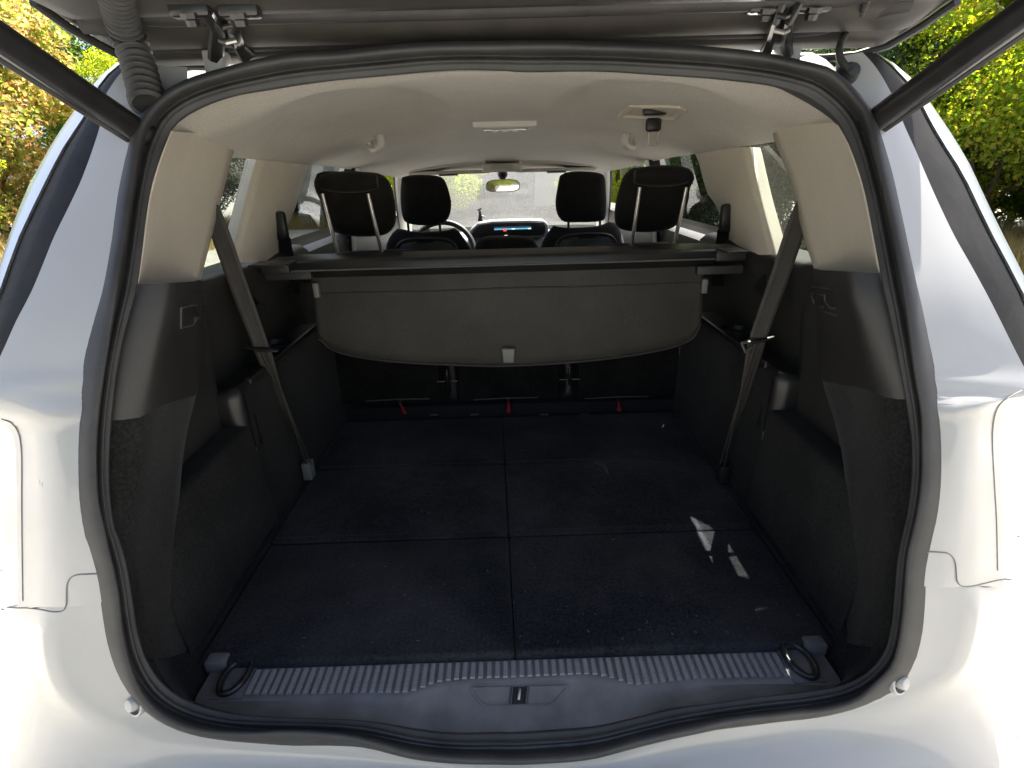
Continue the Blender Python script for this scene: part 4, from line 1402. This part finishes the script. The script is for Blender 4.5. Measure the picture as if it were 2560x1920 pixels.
# ------------------------------------------------------------------ cargo cover (lifts out): a thing of its own
A0 = U(672, 652, y=.70)
A1 = U(1862, 632, y=.70)
cover = empty('cargo_cover', (0, .70, .50))
tag(cover, 'grey brown roller load cover hanging half open across the boot', 'load cover')
cz = (A0.z + A1.z) / 2 - .002
cas = MB()
cas.prism([(.665, cz - .012), (.668, cz + .006), (.675, cz + .011), (.735, cz + .018), (.775, cz + .012), (.78, cz - .03), (.70, cz - .048), (.672, cz - .018)], -.535, .525, 'x', bev=.003)
cas.build('cassette', PLAST2, cover)
MB().tube([Vector((-.53, .664, cz - .013)), Vector((.52, .664, cz - .013))], .0022, 8).build('cassette_lip', SILVER, cover)
for s, x0, x1 in ((-1, -.605, -.535), (1, .525, .60)):
    MB().prism([(x0, .665), (x1, .665), (x1, .79), (x0, .78)], cz - .020, cz + .008, bev=.005).build('cassette_end_cap', PLASTIC, cover)
    MB().prism([(x0 + s * .0, .60), (x1 - s * .02, .60), (x1 - s * .02, .67), (x0, .67)], cz + .0085, cz + .0135, bev=.002).build('end_cap_catch', PLAST2, cover)
    b = U(720, 690, y=.672) if s < 0 else U(1800, 676, y=.672)
    MB().box(b + Vector((-.058, -.003, -.010)), b + Vector((.058, .02, .012)), .003).build('side_guide', PLASTIC, cover)
# hanging flap
FL = [(792, 705), (788, 760), (790, 820), (800, 850), (822, 872), (860, 887), (930, 899), (1020, 908), (1120, 914), (1210, 917), (1280, 917), (1360, 914), (1450, 906), (1560, 893), (1650, 877), (1712, 858), (1740, 838), (1752, 810), (1752, 750), (1748, 690)]


def flap_y(z):
    return .700 - .03 * smoothstep(cz - .02, .28, z) * 1.0


lowp = [U(a, b, y=.672) for a, b in FL]
bx = [(p.x * 1000, p.z) for p in lowp[3:-2]]
bx = dedupe(bx)
xl, xr = min(p.x for p in lowp), max(p.x for p in lowp)
rows = []
NX = 90
for i in range(NX + 1):
    x = lerp(xl, xr, i / NX)
    zb = sm(bx, x * 1000) if bx[0][0] < x * 1000 < bx[-1][0] else (bx[0][1] if x < 0 else bx[-1][1])
    zt = cz - .022
    row = []
    for j in range(25):
        t = j / 24
        z = lerp(zt, zb, t)
        wav = .0025 * math.sin(x * 9 + 1.0) * t + .0015 * math.sin(x * 23 + z * 20) * t
        y = lerp(.690, .668, t ** .8) + wav + .006 * smoothstep(.9, 1, t) - (.004 if .16 < t < .165 else 0)
        row.append(Vector((x, y, z)))
    rows.append(row)
fl = MB().grid(rows, flip=True).build('hanging_flap', BLIND, cover, angle=None)
solid(fl, .003, 1)
# fold line and hem
zf = cz - .075
MB().tube([Vector((lerp(xl, xr, i / 30) * .995, lerp(.690, .668, .2) - .002, zf + .004 * math.sin(i * .5) * .3)) for i in range(31)], .0022, 8).build('fold_ridge', BLIND, fl)
MB().tube([r_0[-1] + Vector((0, .001, .001)) for r_0 in rows], .0028, 8).build('flap_hem', PLASTIC, fl)
hp = [U(a, b, y=.660) for a, b in ((1254, 871), (1288, 871), (1285, 907), (1258, 907))]
HM = MB().prism([(p.x, p.z) for p in hp], .655, .672, 'y', bev=.004, seg=3).build('pull_handle', GREYTAB, cover)
for s, (a, b) in ((-1, (790, 722)), (1, (1762, 712))):
    p = U(a, b, y=.668)
    MB().box(p + Vector((-.007, -.004, -.022)), p + Vector((.007, .010, .014)), .002).build('flap_clip', GREYTAB, cover)
# scuffs and light stains: pale dust rubbed into the cloth, a few thin raised smears
sm_mat = basic('pale_scuff', (.11, .10, .082), .8, var=.4, vscale=120)
for pts in ([(1552, 745), (1556, 770), (1563, 795), (1561, 812)], [(1588, 752), (1586, 775), (1594, 795), (1595, 812)], [(1572, 755), (1566, 770)], [(1602, 750), (1598, 762)], [(1553, 700), (1554, 712)], [(1040, 714), (1060, 713)], [(995, 716), (999, 712), (997, 709)], [(1101, 728), (1104, 740)], [(1150, 738), (1153, 752)], [(1520, 887), (1545, 889)]):
    P3 = [U(*p, y=.664) for p in pts]
    # seat them on the cloth
    bvf = BVHTree.FromPolygons([tuple(v.co) for v in fl.data.vertices], [tuple(p.vertices) for p in fl.data.polygons])
    P3 = [hit(bvf, *p, .003) or q for p, q in zip(pts, P3)]
    w = .0011
    MB().tube(resample([tuple(p) for p in P3], 14), [w * (.4 + .8 * random.random()) for _ in range(14)], 5).build('scuff_mark', sm_mat, fl, angle=None)

# ------------------------------------------------------------------ boot seat belts
def ribbon(pts, widths, name, m, parent, twist=None, n=40, thick=.0016):
    P = resample([tuple(p) for p in pts], n)
    rows = []
    for i in range(n):
        t = i / (n - 1)
        p = Vector(P[i])
        d = (Vector(P[min(i+1, n-1)]) - Vector(P[max(i-1, 0)])).normalized()
        base = d.cross(Vector((0, -1, 0.15))).normalized()
        nn = base.cross(d).normalized()
        a = twist(t) if twist else 0
        wv = base * math.cos(a) + nn * math.sin(a)
        hw = sm([(k / (len(widths) - 1), w) for k, w in enumerate(widths)], t) / 2
        rows.append([p + wv * hw * u + nn * (.0007 if abs(u) in (.6, .72) else 0) for u in (-1, -.8, -.72, -.6, -.5, -.25, 0, .25, .5, .6, .72, .8, 1)])
    o = MB().grid(rows).build(name, m, parent, angle=None)
    solid(o, thick, 0)
    return o


for s in (-1, 1):
    if s < 0:
        top_, mid_, bot = U(530, 535, x=-.615), U(655, 872, x=-.575), U(772, 1178, x=-.540)
    else:
        top_, mid_, bot = U(2010, 520, x=.618), U(1893, 850, x=.552), U(1806, 1185, x=.540)
    up_ = top_ + (top_ - mid_) * .08 + Vector((s * .03, .03, 0))
    bo = ribbon([up_, top_, top_.lerp(mid_, .5), mid_], [.040, .040, .038, .034], 'boot_belt', BELTM, car, lambda t: -s * .25 * t)
    ribbon([mid_, mid_.lerp(bot, .35) + Vector((s * .004, 0, 0)), mid_.lerp(bot, .7), bot], [.038, .034, .028, .024], 'lower_webbing', BELTM, bo, lambda t: s * lerp(-.2, 1.15, t ** .8))
    ribbon([mid_ + Vector((.004, -.003, 0)), mid_.lerp(bot, .5) + Vector((.008 * -s, -.004, 0)), bot + Vector((-s * .01, 0, .02))], [.022, .014, .010], 'lower_webbing', BELTM, bo, lambda t: s * lerp(.2, .9, t))
    tn = MB().tube([mid_ + Vector((-.036, 0, .006 * -s)), mid_ + Vector((0, -.008, .0)), mid_ + Vector((.036, 0, .006 * s))], [.005, .008, .005], 10, sq=.6).build('belt_tongue', PLAST2, bo)
    if s > 0:
        MB().tube([mid_ + Vector((-.036, -.004, -.004)), mid_ + Vector((-.026, -.006, -.024)), mid_ + Vector((-.012, -.006, -.014))], [.003, .004, .002], 8).build('tongue_blade', METAL, bo)
    an = MB().box(bot + Vector((-.012, -.016, -.02)), bot + Vector((.012, .016, .03)), .004).build('belt_anchor', GREYTAB if s < 0 else PLAST2, bo)

# ------------------------------------------------------------------ tailgate: liner, edge, hinges, stays, cables
TGS = .35


def tg_z(y):
    return .955 + TGS * (.25 - y)


def on_tg(px, py, lift=0.0):
    d = ray(px, py)
    # z = .955 + .0875 - TGS*y
    t = (.955 + TGS * .25 - TGS * CAM.y - CAM.z) / (d.z + TGS * d.y)
    return CAM + d * (t - lift)


tg_edge_l = [(536, 161), (440, 158), (373, 152), (299, 131), (243, 101), (174, 61), (130, 30), (87, -2)]
tg_edge_r = [(1900, 140), (1982, 141), (2060, 140), (2134, 133), (2221, 107), (2307, 56), (2350, 25), (2390, -2)]
el = [on_tg(*p) for p in tg_edge_l]
er = [on_tg(*p) for p in tg_edge_r]
yfront = (el[0].y + er[0].y) / 2
# half width of the panel as a function of y
tabL = sorted([(p.y, p.x) for p in el[2:]])
tabR = sorted([(p.y, p.x) for p in er[2:]])
tabL = dedupe([(a * 1000, b) for a, b in ([(-.80, -.50), (-.74, -.60), (-.6, -.64), (-.3, -.665), (0, -.645)] + tabL)])
tabR = dedupe([(a * 1000, b) for a, b in ([(-.80, .50), (-.74, .60), (-.6, .64), (-.3, .665), (0, .645)] + tabR)])
relief = [(-.80, .0), (-.70, .012), (-.60, .03), (-.2, .034), (.05, .030), (.150, .022), (.168, .008), (.192, .004), (.203, .012), (.216, .016), (.232, .015), (.237, .004), (.250, .004), (.256, .013), (.272, .013), (.282, .010), (.292, -.002), (.300, -.016)]
ys = [-.80, -.77, -.74, -.70, -.60, -.45, -.3, -.15, 0, .05, .1, .140, .150, .158, .168, .180, .192, .198, .204, .212, .222, .230, .234, .238, .244, .250, .253, .257, .264, .272, .278, .283, .288, .292, .297, .301]
NXT = 50
rows = []
for y in ys:
    yy = min(y, .292) * 1000
    xl_, xr_ = sm(tabL, yy), sm(tabR, yy)
    row = []
    for i in range(NXT + 1):
        u = -1 + 2 * i / NXT
        u = math.copysign(1 - (1 - abs(u)) ** 1.5, u)
        x = lerp(xl_, xr_, (u + 1) / 2)
        ed = smoothstep(1.0, .94, abs(u))
        curve = .012 * (u * u)                       # front edge bows forward in the middle
        row.append(Vector((x, y, tg_z(y) - pl(relief, y) * ed + (.003 * (1 - ed)))))
    rows.append(row)
tgl = MB().grid(rows, flip=True)
tgo = tgl.build('tailgate', TAILG, car, angle=40)
outer = [[Vector((p.x * 1.012, p.y + (.004 if k > len(rows) - 4 else 0), p.z + .05 + .02 * math.cos(p.x * 2) * smoothstep(-.8, -.3, p.y) - .028 * smoothstep(.22, .30, p.y))) for p in r] for k, r in enumerate(rows)]
MB().grid(outer).build('tailgate_skin', PAINT, tgo, angle=40)
rim = []
for a_, b_ in ((rows[0], outer[0]), (rows[-1][::-1], outer[-1][::-1])):
    pass
perim = rows[0][::-1] + [r[0] for r in rows[1:-1]] + rows[-1] + [r[-1] for r in rows[-2:0:-1]]
pero = outer[0][::-1] + [r[0] for r in outer[1:-1]] + outer[-1] + [r[-1] for r in outer[-2:0:-1]]
MB().grid([perim, [(p + q) / 2 + Vector((p.x * .006, 0, 0)) for p, q in zip(perim, pero)], pero], close_v=True).build('tailgate_edge', TAILG, tgo, angle=60)
# dark seal strip round the visible rim
MB().tube([p + Vector((0, -.004, -.004)) for p in el[::-1]] , .006, 8).build('tailgate_rim_seal', RUBBER, tgo)
MB().tube([p + Vector((0, -.004, -.004)) for p in er], .006, 8).build('tailgate_rim_seal', RUBBER, tgo)
TGB = BVHTree.FromPolygons([tuple(v) for v in tgl.v], tgl.f)
for y0, w0 in ((.180, .010), (.244, .0075)):  # dark strips laid into the two grooves to deepen their shade
    g = []
    for k in range(49):
        u = -1 + 2 * k / 48
        x = u * .575
        yy = y0 - .05 * smoothstep(.80, 1.0, abs(u))
        g.append([Vector((x, yy + a * w0, tg_z(yy + a * w0) - pl(relief, y0) - b)) for a, b in ((-1, -.003), (-.8, .006), (0, .0095), (.8, .006), (1, -.003))])
    MB().grid(g).build('tailgate_groove_shade', RUBBER, tgo, angle=None)

for s, q in ((-1, dict(b0=(478, 28), b1=(600, 28), a0=(515, 30), a1=(545, 75), a2=(541, 120), a3=(540, 150), c0=(585, 40), c1=(585, 75), c2=(596, 110), c3=(618, 142))),
             (1, dict(b0=(2030, 15), b1=(1915, 18), a0=(1995, 10), a1=(1974, 50), a2=(1966, 95), a3=(1970, 138), c0=(1950, 15), c1=(1940, 50), c2=(1928, 90), c3=(1915, 128)))):
    G = lambda p, l=.02: (hit(TGB, *p, l) or on_tg(*p, l))
    p0_, p1_ = G(q['b0'], .006), G(q['b1'], .006)
    h = MB().tube([G(q['a0'], .012), G(q['a1'], .03), U(*q['a2'], y=.225), U(*q['a3'], y=.235)], [.009, .010, .011, .011], 8, sq=.7).build('tailgate_hinge', STEELBLK, tgo)
    MB().tube([G(q['c0'], .012), G(q['c1'], .028), U(*q['c2'], y=.228), U(*q['c3'], y=.245)], [.010, .009, .010, .013], 8, sq=.7).build('hinge_arm', STEELBLK, h)
    for k in (.78, .92):
        a, b = G(q['a1'], .034), G(q['c1'], .034)
        dz = Vector((0, 0, -.012 if k > .8 else .006))
        MB().tube([a + dz, a.lerp(b, .5) + dz + Vector((0, -.006, -.004)), b + dz], .0035, 8).build('hinge_link', METAL if k > .8 else STEELBLK, h)
    for p in (p0_, p1_):
        MB().box(p + Vector((-.026, -.010, -.008)), p + Vector((.026, .012, .010)), .005).build('hinge_plate', STEELBLK, h)
        MB().lathe([(.013, .004), (.013, -.002), (.009, -.004), (.0085, -.011), (.0001, -.012)], 8, Matrix.Translation(p + Vector((0, -.004, -.006))) @ Matrix.Rotation(R(20), 4, 'X')).build('hinge_bolt', STEELBLK, h)
    e = U(*q['a3'], y=.24)
    f = U(*q['c3'], y=.25).lerp(e, .45)
    MB().box(e + Vector((-.016, -.01, -.03)), e + Vector((-.004 + .02, .02, .012)), .004).build('hinge_foot', PAINT, car)
    # rubber bumpers and a moulded pad near each hinge
# gas stays
for s, pts in ((-1, ((334, 320, .13), (0, 97, -.03))), (1, ((2190, 300, .13), (2553, 38, -.03)))):
    a, b = U(pts[0][0], pts[0][1], y=pts[0][2]), U(pts[1][0], pts[1][1], y=pts[1][2])
    e = a + (b - a) * 4.2
    a = a - (b - a) * .12
    gs = MB().tube([a, a.lerp(e, .5), e], .0165, 20).build('gas_stay', STEELBLK, car)
    MB().tube([a + (e - a) * .02 + Vector((s * .012, 0, -.012)), a + (e - a) * .9 + Vector((s * .012, 0, -.012))], .006, 8).build('stay_cable', RUBBER, gs)
    MB().lathe([(.0001, -.02), (.012, -.018), (.02, -.006), (.02, .012), (.0165, .02)], 16, Matrix.Translation(a) @ (e - a).to_track_quat('Z', 'Y').to_matrix().to_4x4()).build('stay_socket', PLAST2, gs)
# corrugated cable conduit on the left
pts = [on_tg(280, -90, .035), on_tg(290, -20, .035), on_tg(303, 40, .035), U(324, 100, y=.178), U(345, 160, y=.17), U(358, 210, y=.155), U(370, 262, y=.14)]
P = resample([tuple(p) for p in pts], 220)
MB().tube(P, [.0200 + .0026 * math.sin(2 * math.pi * k / 220 * 23) for k in range(220)], 18).build('cable_conduit', RUBBER, car, angle=None)
c = U(352, 246, y=.165)
MB().lathe([(.0001, .012), (.019, .011), (.023, .004), (.026, -.006), (.027, -.012)], 24, Matrix.Translation(c + Vector((0, .01, 0))) @ Matrix.Rotation(R(75), 4, 'X')).build('conduit_grommet', RUBBER, car)
# thin washer hose on the right
pts = [on_tg(2172, -10, .012), on_tg(2150, 40, .016), on_tg(2115, 85, .018), U(2098, 120, y=.185), U(2102, 148, y=.175), U(2124, 178, y=.165)]
P = resample([tuple(p) for p in pts], 120)
MB().tube(P, [.0048 + .0007 * math.sin(2 * math.pi * k / 120 * 24) * (k < 80) for k in range(120)], 10).build('washer_hose', RUBBER, car, angle=None)
MB().lathe([(.0001, .010), (.009, .009), (.012, .004), (.015, -.004), (.015, -.01)], 20, Matrix.Translation(U(2126, 180, y=.175)) @ Matrix.Rotation(R(75), 4, 'X')).build('hose_grommet', RUBBER, car)

# ------------------------------------------------------------------ bits lying on the boot floor
def bit(path, r, label, name='thread', mat_=DARKIN):
    pts = [U(a, b, z=.0045) + Vector((0, 0, dz)) for a, b, dz in path]
    o = MB().tube(resample([tuple(p) for p in pts], 26), r, 6).build(name, mat_)
    return tag(o, label, name)


thr = basic('grey_thread', (.10, .10, .105), .8)
bit([(1484, 1154, .0), (1500, 1160, .006), (1514, 1172, .008), (1520, 1185, .0), (1508, 1170, .004), (1486, 1157, .001)], .0013, 'loop of thin grey cord lying on the right rear floor panel', 'cord', thr)
bit([(1028, 1186, 0), (1035, 1182, .004), (1045, 1190, .002), (1036, 1184, .006), (1050, 1186, 0)], .0011, 'small dark curl of plant stalk on the left floor panel', 'stalk', basic('dry_stalk', (.03, .026, .02), .8))
bit([(1006, 1093, 0), (1010, 1088, .002), (1013, 1084, .0)], .0008, 'short pale hair near the far left seat back', 'hair', thr)

lv, lf = [], []
for k in range(260):
    x, y = rng.uniform(-.52, .52), .02 + .9 * rng.random() ** 1.6
    a, L = rng.uniform(0, math.pi), .0006 + .0035 * rng.random() ** 6
    w = .0003 + .0005 * rng.random() ** 2
    c_, s_ = math.cos(a), math.sin(a)
    z = .0042
    b0 = len(lv)
    lv += [(x - c_ * L - s_ * w, y - s_ * L + c_ * w, z), (x - c_ * L + s_ * w, y - s_ * L - c_ * w, z), (x + c_ * L + s_ * w, y + s_ * L - c_ * w, z), (x + c_ * L - s_ * w, y + s_ * L + c_ * w, z), (x, y, z + .0012)]
    lf += [(b0, b0 + 1, b0 + 4), (b0 + 1, b0 + 2, b0 + 4), (b0 + 2, b0 + 3, b0 + 4), (b0 + 3, b0, b0 + 4)]
tag(mesh_obj('lint', lv, lf, basic('lint_fibre', (.17, .165, .16), .9)), 'pale lint and grit scattered over the dark boot floor', kind='stuff')

# ------------------------------------------------------------------ outside: ground, building, plants
gm, nt, b = new_mat('pale_gravel')
n1 = tex(nt, 38, 4, .7)
n2 = tex(nt, 1.2, 5)
vor = tex(nt, 70, kind='ShaderNodeTexVoronoi')
c1 = ramp(nt, n1.outputs[0], [(.30, (.26, .25, .225)), (.55, (.42, .405, .37)), (.8, (.55, .535, .50))]).outputs[0]
c2 = ramp(nt, n2.outputs[0], [(.35, (.75, .75, .7)), (.65, (1, 1, 1))]).outputs[0]
nt.links.new(mixc(nt, 1.0, c1, c2, 'MULTIPLY'), b.inputs['Base Color'])
b.inputs['Roughness'].default_value = .95
bump(nt, vor.outputs[0], b, .8, .012)
rows = []
for y in [-60, -30, -15, -6, -2, 0, 2, 5, 9, 14, 20, 28, 40, 70, 120]:
    rows.append([Vector((x, y, GZ + (0 if abs(x) < 9 and y < 25 else .02 * math.sin(x * .7 + y * .4)))) for x in [-120, -60, -30, -18, -12, -8, -5, -2, 0, 2, 5, 8, 12, 18, 30, 60, 120]])
g = MB().grid(rows).build('ground', gm)
tag(g, 'pale sunlit gravel yard round the car', kind='structure')
# loose pebbles close to the car
N = 2200
mb_v, mb_f = [], []
ico = bmesh.new()
bmesh.ops.create_icosphere(ico, subdivisions=1, radius=1)
iv = np.array([v.co[:] for v in ico.verts])
fi = [[v.index for v in f.verts] for f in ico.faces]
ico.free()
for k in range(N):
    x = rng.uniform(.7, 2.6) * (1 if rng.random() < .5 else -1)
    y = rng.uniform(-.9, 2.2)
    r = .003 + .008 * rng.random() ** 3
    sc = np.array([r * rng.uniform(.7, 1.3), r * rng.uniform(.7, 1.3), r * rng.uniform(.4, .8)])
    b0 = len(mb_v)
    mb_v += [tuple(p) for p in iv * sc + np.array([x, y, GZ + sc[2] * .4])]
    mb_f += [tuple(i + b0 for i in f) for f in fi]
peb = mesh_obj('gravel', mb_v, mb_f, basic('pebble', (.44, .42, .37), .9, var=.5, vscale=90), smooth=True)
tag(peb, 'loose pebbles strewn over the yard beside the car', kind='stuff')


def leaf_mesh(name, centers, sizes, m, aspect=.62, flat=0.0):
    """one small bent leaf (4 triangles) per centre"""
    n = len(centers)
    nrm = rng.normal(size=(n, 3))
    nrm[:, 2] = np.abs(nrm[:, 2]) + flat
    nrm /= np.linalg.norm(nrm, axis=1)[:, None]
    t = rng.normal(size=(n, 3))
    t -= nrm * (t * nrm).sum(1)[:, None]
    t /= np.linalg.norm(t, axis=1)[:, None]
    bt = np.cross(nrm, t)
    s = sizes[:, None]
    tip, base = centers + t * s, centers - t * s
    side1 = centers + bt * s * aspect + nrm * s * .18 - t * s * .1
    side2 = centers - bt * s * aspect + nrm * s * .18 - t * s * .1
    V = np.stack([base, side1, tip, side2], 1).reshape(-1, 3)
    idx = np.arange(n) * 4
    F = np.stack([idx, idx + 1, idx + 2, idx, idx + 2, idx + 3], 1).reshape(-1)
    me = bpy.data.meshes.new(name)
    me.vertices.add(len(V))
    me.vertices.foreach_set('co', V.astype(np.float32).ravel())
    me.loops.add(len(F))
    me.loops.foreach_set('vertex_index', F.astype(np.int32))
    me.polygons.add(n * 2)
    me.polygons.foreach_set('loop_start', (np.arange(n * 2) * 3).astype(np.int32))
    me.polygons.foreach_set('loop_total', np.full(n * 2, 3, np.int32))
    me.materials.append(m)
    me.update(calc_edges=True)
    return me


def crown_points(n, rx, ry, h0, h1, clumps, spread):
    cs = []
    while len(cs) < clumps:
        p = rng.uniform(-1, 1, 3)
        r = np.linalg.norm(p)
        if .35 < r < 1:
            cs.append([p[0] * rx, p[1] * ry, (h0 + h1) / 2 + p[2] * (h1 - h0) / 2])
    cs = np.array(cs)
    w = rng.uniform(.3, 1.6, clumps)
    k = rng.choice(clumps, n, p=w / w.sum())
    q = rng.normal(size=(n, 3))
    q /= np.linalg.norm(q, axis=1)[:, None]
    q *= (rng.random(n) ** .5)[:, None] * spread * w[k][:, None] ** .5
    q[:, 2] *= .6
    return cs[k] + q, cs


def make_tree(kind, n, h, rx, h0, lsize, m, clumps, spread, trunk_r):
    pts, cs = crown_points(n, rx, rx, h0, h, clumps, spread)
    cm = leaf_mesh('crown', pts, lsize * rng.uniform(.6, 1.3, len(pts)), m)
    t = MB()
    t.tube([Vector((0, 0, -.1)), Vector((.05, .03, h * .25)), Vector((-.04, .06, h * .55)), Vector((.05, 0, h * .85))], [trunk_r, trunk_r * .8, trunk_r * .5, trunk_r * .15], 9)
    for c in cs[:: max(1, len(cs) // 16)]:
        z0 = max(.1 * h, min(.6 * h, c[2] - .35 * h))
        a = Vector((0, .03, z0))
        e = Vector(c)
        t.tube([a, a.lerp(e, .5) + Vector((0, 0, -.1)), e], [trunk_r * .38, trunk_r * .22, trunk_r * .07], 6)
    tm_ = bpy.data.meshes.new('trunk')
    tm_.from_pydata(t.v, [], t.f)
    tm_.materials.append(BARK)
    tm_.polygons.foreach_set('use_smooth', [True] * len(tm_.polygons))
    return cm, tm_


L_YEL = leaf_mat('yellow_green_leaves', [(0, (.10, .17, .02)), (.5, (.20, .27, .03)), (.85, (.30, .29, .04)), (1, (.40, .28, .05))], .6)
L_GRN = leaf_mat('green_leaves', [(0, (.05, .10, .025)), (.6, (.09, .16, .03)), (1, (.17, .22, .04))], .5)
L_ORG = leaf_mat('orange_leaves', [(0, (.34, .19, .07)), (.28, (.45, .30, .12)), (.45, (.48, .38, .17)), (.46, (.16, .20, .04)), (1, (.26, .29, .06))], .45)
L_DRK = leaf_mat('dark_glossy_leaves', [(0, (.018, .04, .015)), (.7, (.035, .07, .02)), (1, (.09, .13, .03))], .25)
L_DRY = leaf_mat('dry_stems', [(0, (.28, .21, .09)), (.6, (.40, .30, .13)), (1, (.20, .20, .06))], .35)

KINDS = {
    'yellow': make_tree('yellow', 115000, 7.0, 2.6, .3, .036, L_YEL, 130, .58, .13),
    'green': make_tree('green', 80000, 7.5, 2.8, .4, .044, L_GRN, 120, .62, .16),
    'orange': make_tree('orange', 50000, 5.6, 1.7, .2, .045, L_ORG, 90, .6, .09),
    'dark': make_tree('dark', 80000, 6.0, 2.4, .0, .045, L_DRK, 150, .7, .14),
}


def tree(kind, x, y, sc, rz, label, group=None, name='tree'):
    cm, tm_ = KINDS[kind]
    e = empty(name, (x, y, GZ))
    e.rotation_euler = (0, 0, rz)
    e.scale = (sc, sc, sc)
    tag(e, label, 'tree', group)
    for nm, me in (('trunk', tm_), ('crown', cm)):
        o = bpy.data.objects.new(nm, me)
        COL.objects.link(o)
        o.parent = e
    return e


T = [('orange', -9.6, 10.2, 1.12, .4, 'orange autumn tree beside the raised left gas stay'),
     ('green', -15.5, 13.0, 1.0, 1.2, 'green tree behind the orange autumn tree'),
     ('green', -9.2, 15.2, 1.0, 2.2, 'green tree left of the car roof under the tailgate corner'),
     ('yellow', -9.3, 7.6, .62, 3.0, 'low yellow green tree at the edge of the yard on the left'),
     ('yellow', -7.8, 12.0, .55, 1.0, 'small bright green tree just above the left car shoulder'),
     ('dark', -10.5, 18.0, .85, .3, 'dark evergreen tree seen through the left quarter window'),
     ('dark', -6.8, 19.5, .85, 1.8, 'dark tree seen past the left second row head restraint'),
     ('yellow', 7.6, 8.2, 1.0, .7, 'yellow green backlit tree beyond the right gas stay'),
     ('yellow', 10.6, 9.2, 1.1, 2.6, 'tall sunlit tree with visible limbs at the right picture edge'),
     ('green', 10.0, 12.6, 1.1, 4.0, 'green tree standing behind the backlit trees on the right'),
     ('yellow', 6.4, 11.0, .9, 5.1, 'bright green tree behind the right roof shoulder'),
     ('dark', 5.0, 8.6, .62, 3.3, 'dark hedge tree seen through the right quarter window'),
     ('dark', 3.9, 10.6, .55, 1.3, 'dark leafy tree seen past the right second row head restraint'),
     ('yellow', 2.7, 12.8, .5, .2, 'small bright green tree at the right windscreen pillar'),
     ('orange', 7.9, 6.4, .42, 2.0, 'low orange brown bush at the foot of the trees on the right'),
     ('orange', 9.3, 7.0, .5, 4.4, 'second orange bush at the extreme right picture edge'),
     ('dark', 12.6, 10.4, .7, 2.9, 'dark low tree filling the gap between the backlit trees on the right'),
     ('green', 13.5, 7.5, .8, .9, 'green tree at the far right behind the orange bushes'),
     ('green', 8.6, 9.4, .48, 2.2, 'short green bush under the limbs of the backlit tree on the right'),
     ('yellow', 10.3, 10.6, .55, 5.0, 'low yellow green bush between the trunks on the right'),
     ('yellow', -1.9, 13.2, .55, 2.4, 'pale yellow tree against the grey building left of the mirror')]
T += [('green', -9.0, -19.0, 1.0, .5, 'unseen green tree added behind the photographer to the left for paint reflections'),  # out of view, added for reflections in the paint, except the mirror tree
      ('yellow', -0.4, -17.0, .9, 1.5, 'yellow green tree that shows in the rear-view mirror'),
      ('green', 3.6, -20.0, 1.0, 3.5, 'tall unseen green tree added behind the photographer to the right for paint reflections'),
      ('green', 10.5, -17.5, 1.0, 2.0, 'unseen dark green tree added behind the car on the right for paint reflections'),
      ('yellow', -15.5, -13.0, 1.0, 4.0, 'unseen yellow tree added behind the car on the left for paint reflections')]
for k, x, y, sc, rz, lb in T:
    tree(k, x, y, sc, rz, lb)

# hedge clumps and dry grass
def clump(n, w, d, h, lsize, m, seed):
    pts = np.stack([rng.normal(size=n) * w * .4, rng.normal(size=n) * d * .4, rng.random(n) ** .8 * h], 1)
    return leaf_mesh('foliage', pts, lsize * rng.uniform(.6, 1.3, n), m)


DRYC = None
N = 9000
c = np.stack([rng.uniform(-1, 1, N), rng.uniform(-1, 1, N), rng.random(N) * .35], 1)


def blades(name, x0, x1, y0, y1, n, hmax, m):
    V, F = [], []
    for k in range(n):
        x, y = rng.uniform(x0, x1), rng.uniform(y0, y1)
        a = rng.uniform(0, 2 * math.pi)
        h = hmax * rng.uniform(.35, 1)
        w = .006
        dx, dy = math.cos(a) * w, math.sin(a) * w
        lx_, ly_ = rng.normal() * h * .35, rng.normal() * h * .35
        b0 = len(V)
        V += [(x - dx, y - dy, GZ), (x + dx, y + dy, GZ), (x + lx_ * .4 + dx * .7, y + ly_ * .4 + dy * .7, GZ + h * .6), (x + lx_ * .4 - dx * .7, y + ly_ * .4 - dy * .7, GZ + h * .6), (x + lx_, y + ly_, GZ + h)]
        F += [(b0, b0 + 1, b0 + 2, b0 + 3), (b0 + 3, b0 + 2, b0 + 4)]
    return mesh_obj(name, V, F, m, smooth=False)


tag(blades('dry_grass', -16, -6.2, 7.5, 12.0, 16000, .75, L_DRY), 'dry straw coloured grass along the left edge of the yard', kind='stuff')
tag(blades('dry_grass', -12, -3.5, 15.5, 17.5, 9000, .5, L_DRY), 'dry yellow grass verge before the dark trees', kind='stuff')
tag(blades('dry_grass', 5.8, 12, 5.2, 8.5, 14000, .6, L_DRY), 'dry straw coloured grass under the trees on the right', kind='stuff')

# grey building beyond the windscreen
wall_m = basic('rough_grey_render', (.30, .30, .29), .95, var=.25, vscale=3, bscale=14, bstr=.9, bdist=.05, dust=.1)
bd = empty('building', (1.0, 16.0, GZ))
tag(bd, 'grey rough walled building filling the view through the windscreen', 'building')
MB().box((-6.0, 16.0, GZ), (7.5, 22, 4.6), .02).build('wall', wall_m, bd)
MB().prism([(.9, -.2), (7.52, .15), (7.52, 4.3), (1.05, 4.3)], 15.93, 15.995, 'y', bev=.01).build('rendered_panel', basic('pale_render', (.50, .49, .47), .9, var=.08, vscale=2, bscale=20, bstr=.3, bdist=.02), bd)
MB().box((-6.02, 15.95, -.28), (7.52, 15.99, -.2), .01).build('wall_ledge', wall_m, bd)
MB().prism([(15.5, 4.5), (22.5, 4.5), (19, 6.4)], -6.5, 8, 'x').build('roof', basic('dull_roof', (.16, .15, .15), .8), bd)
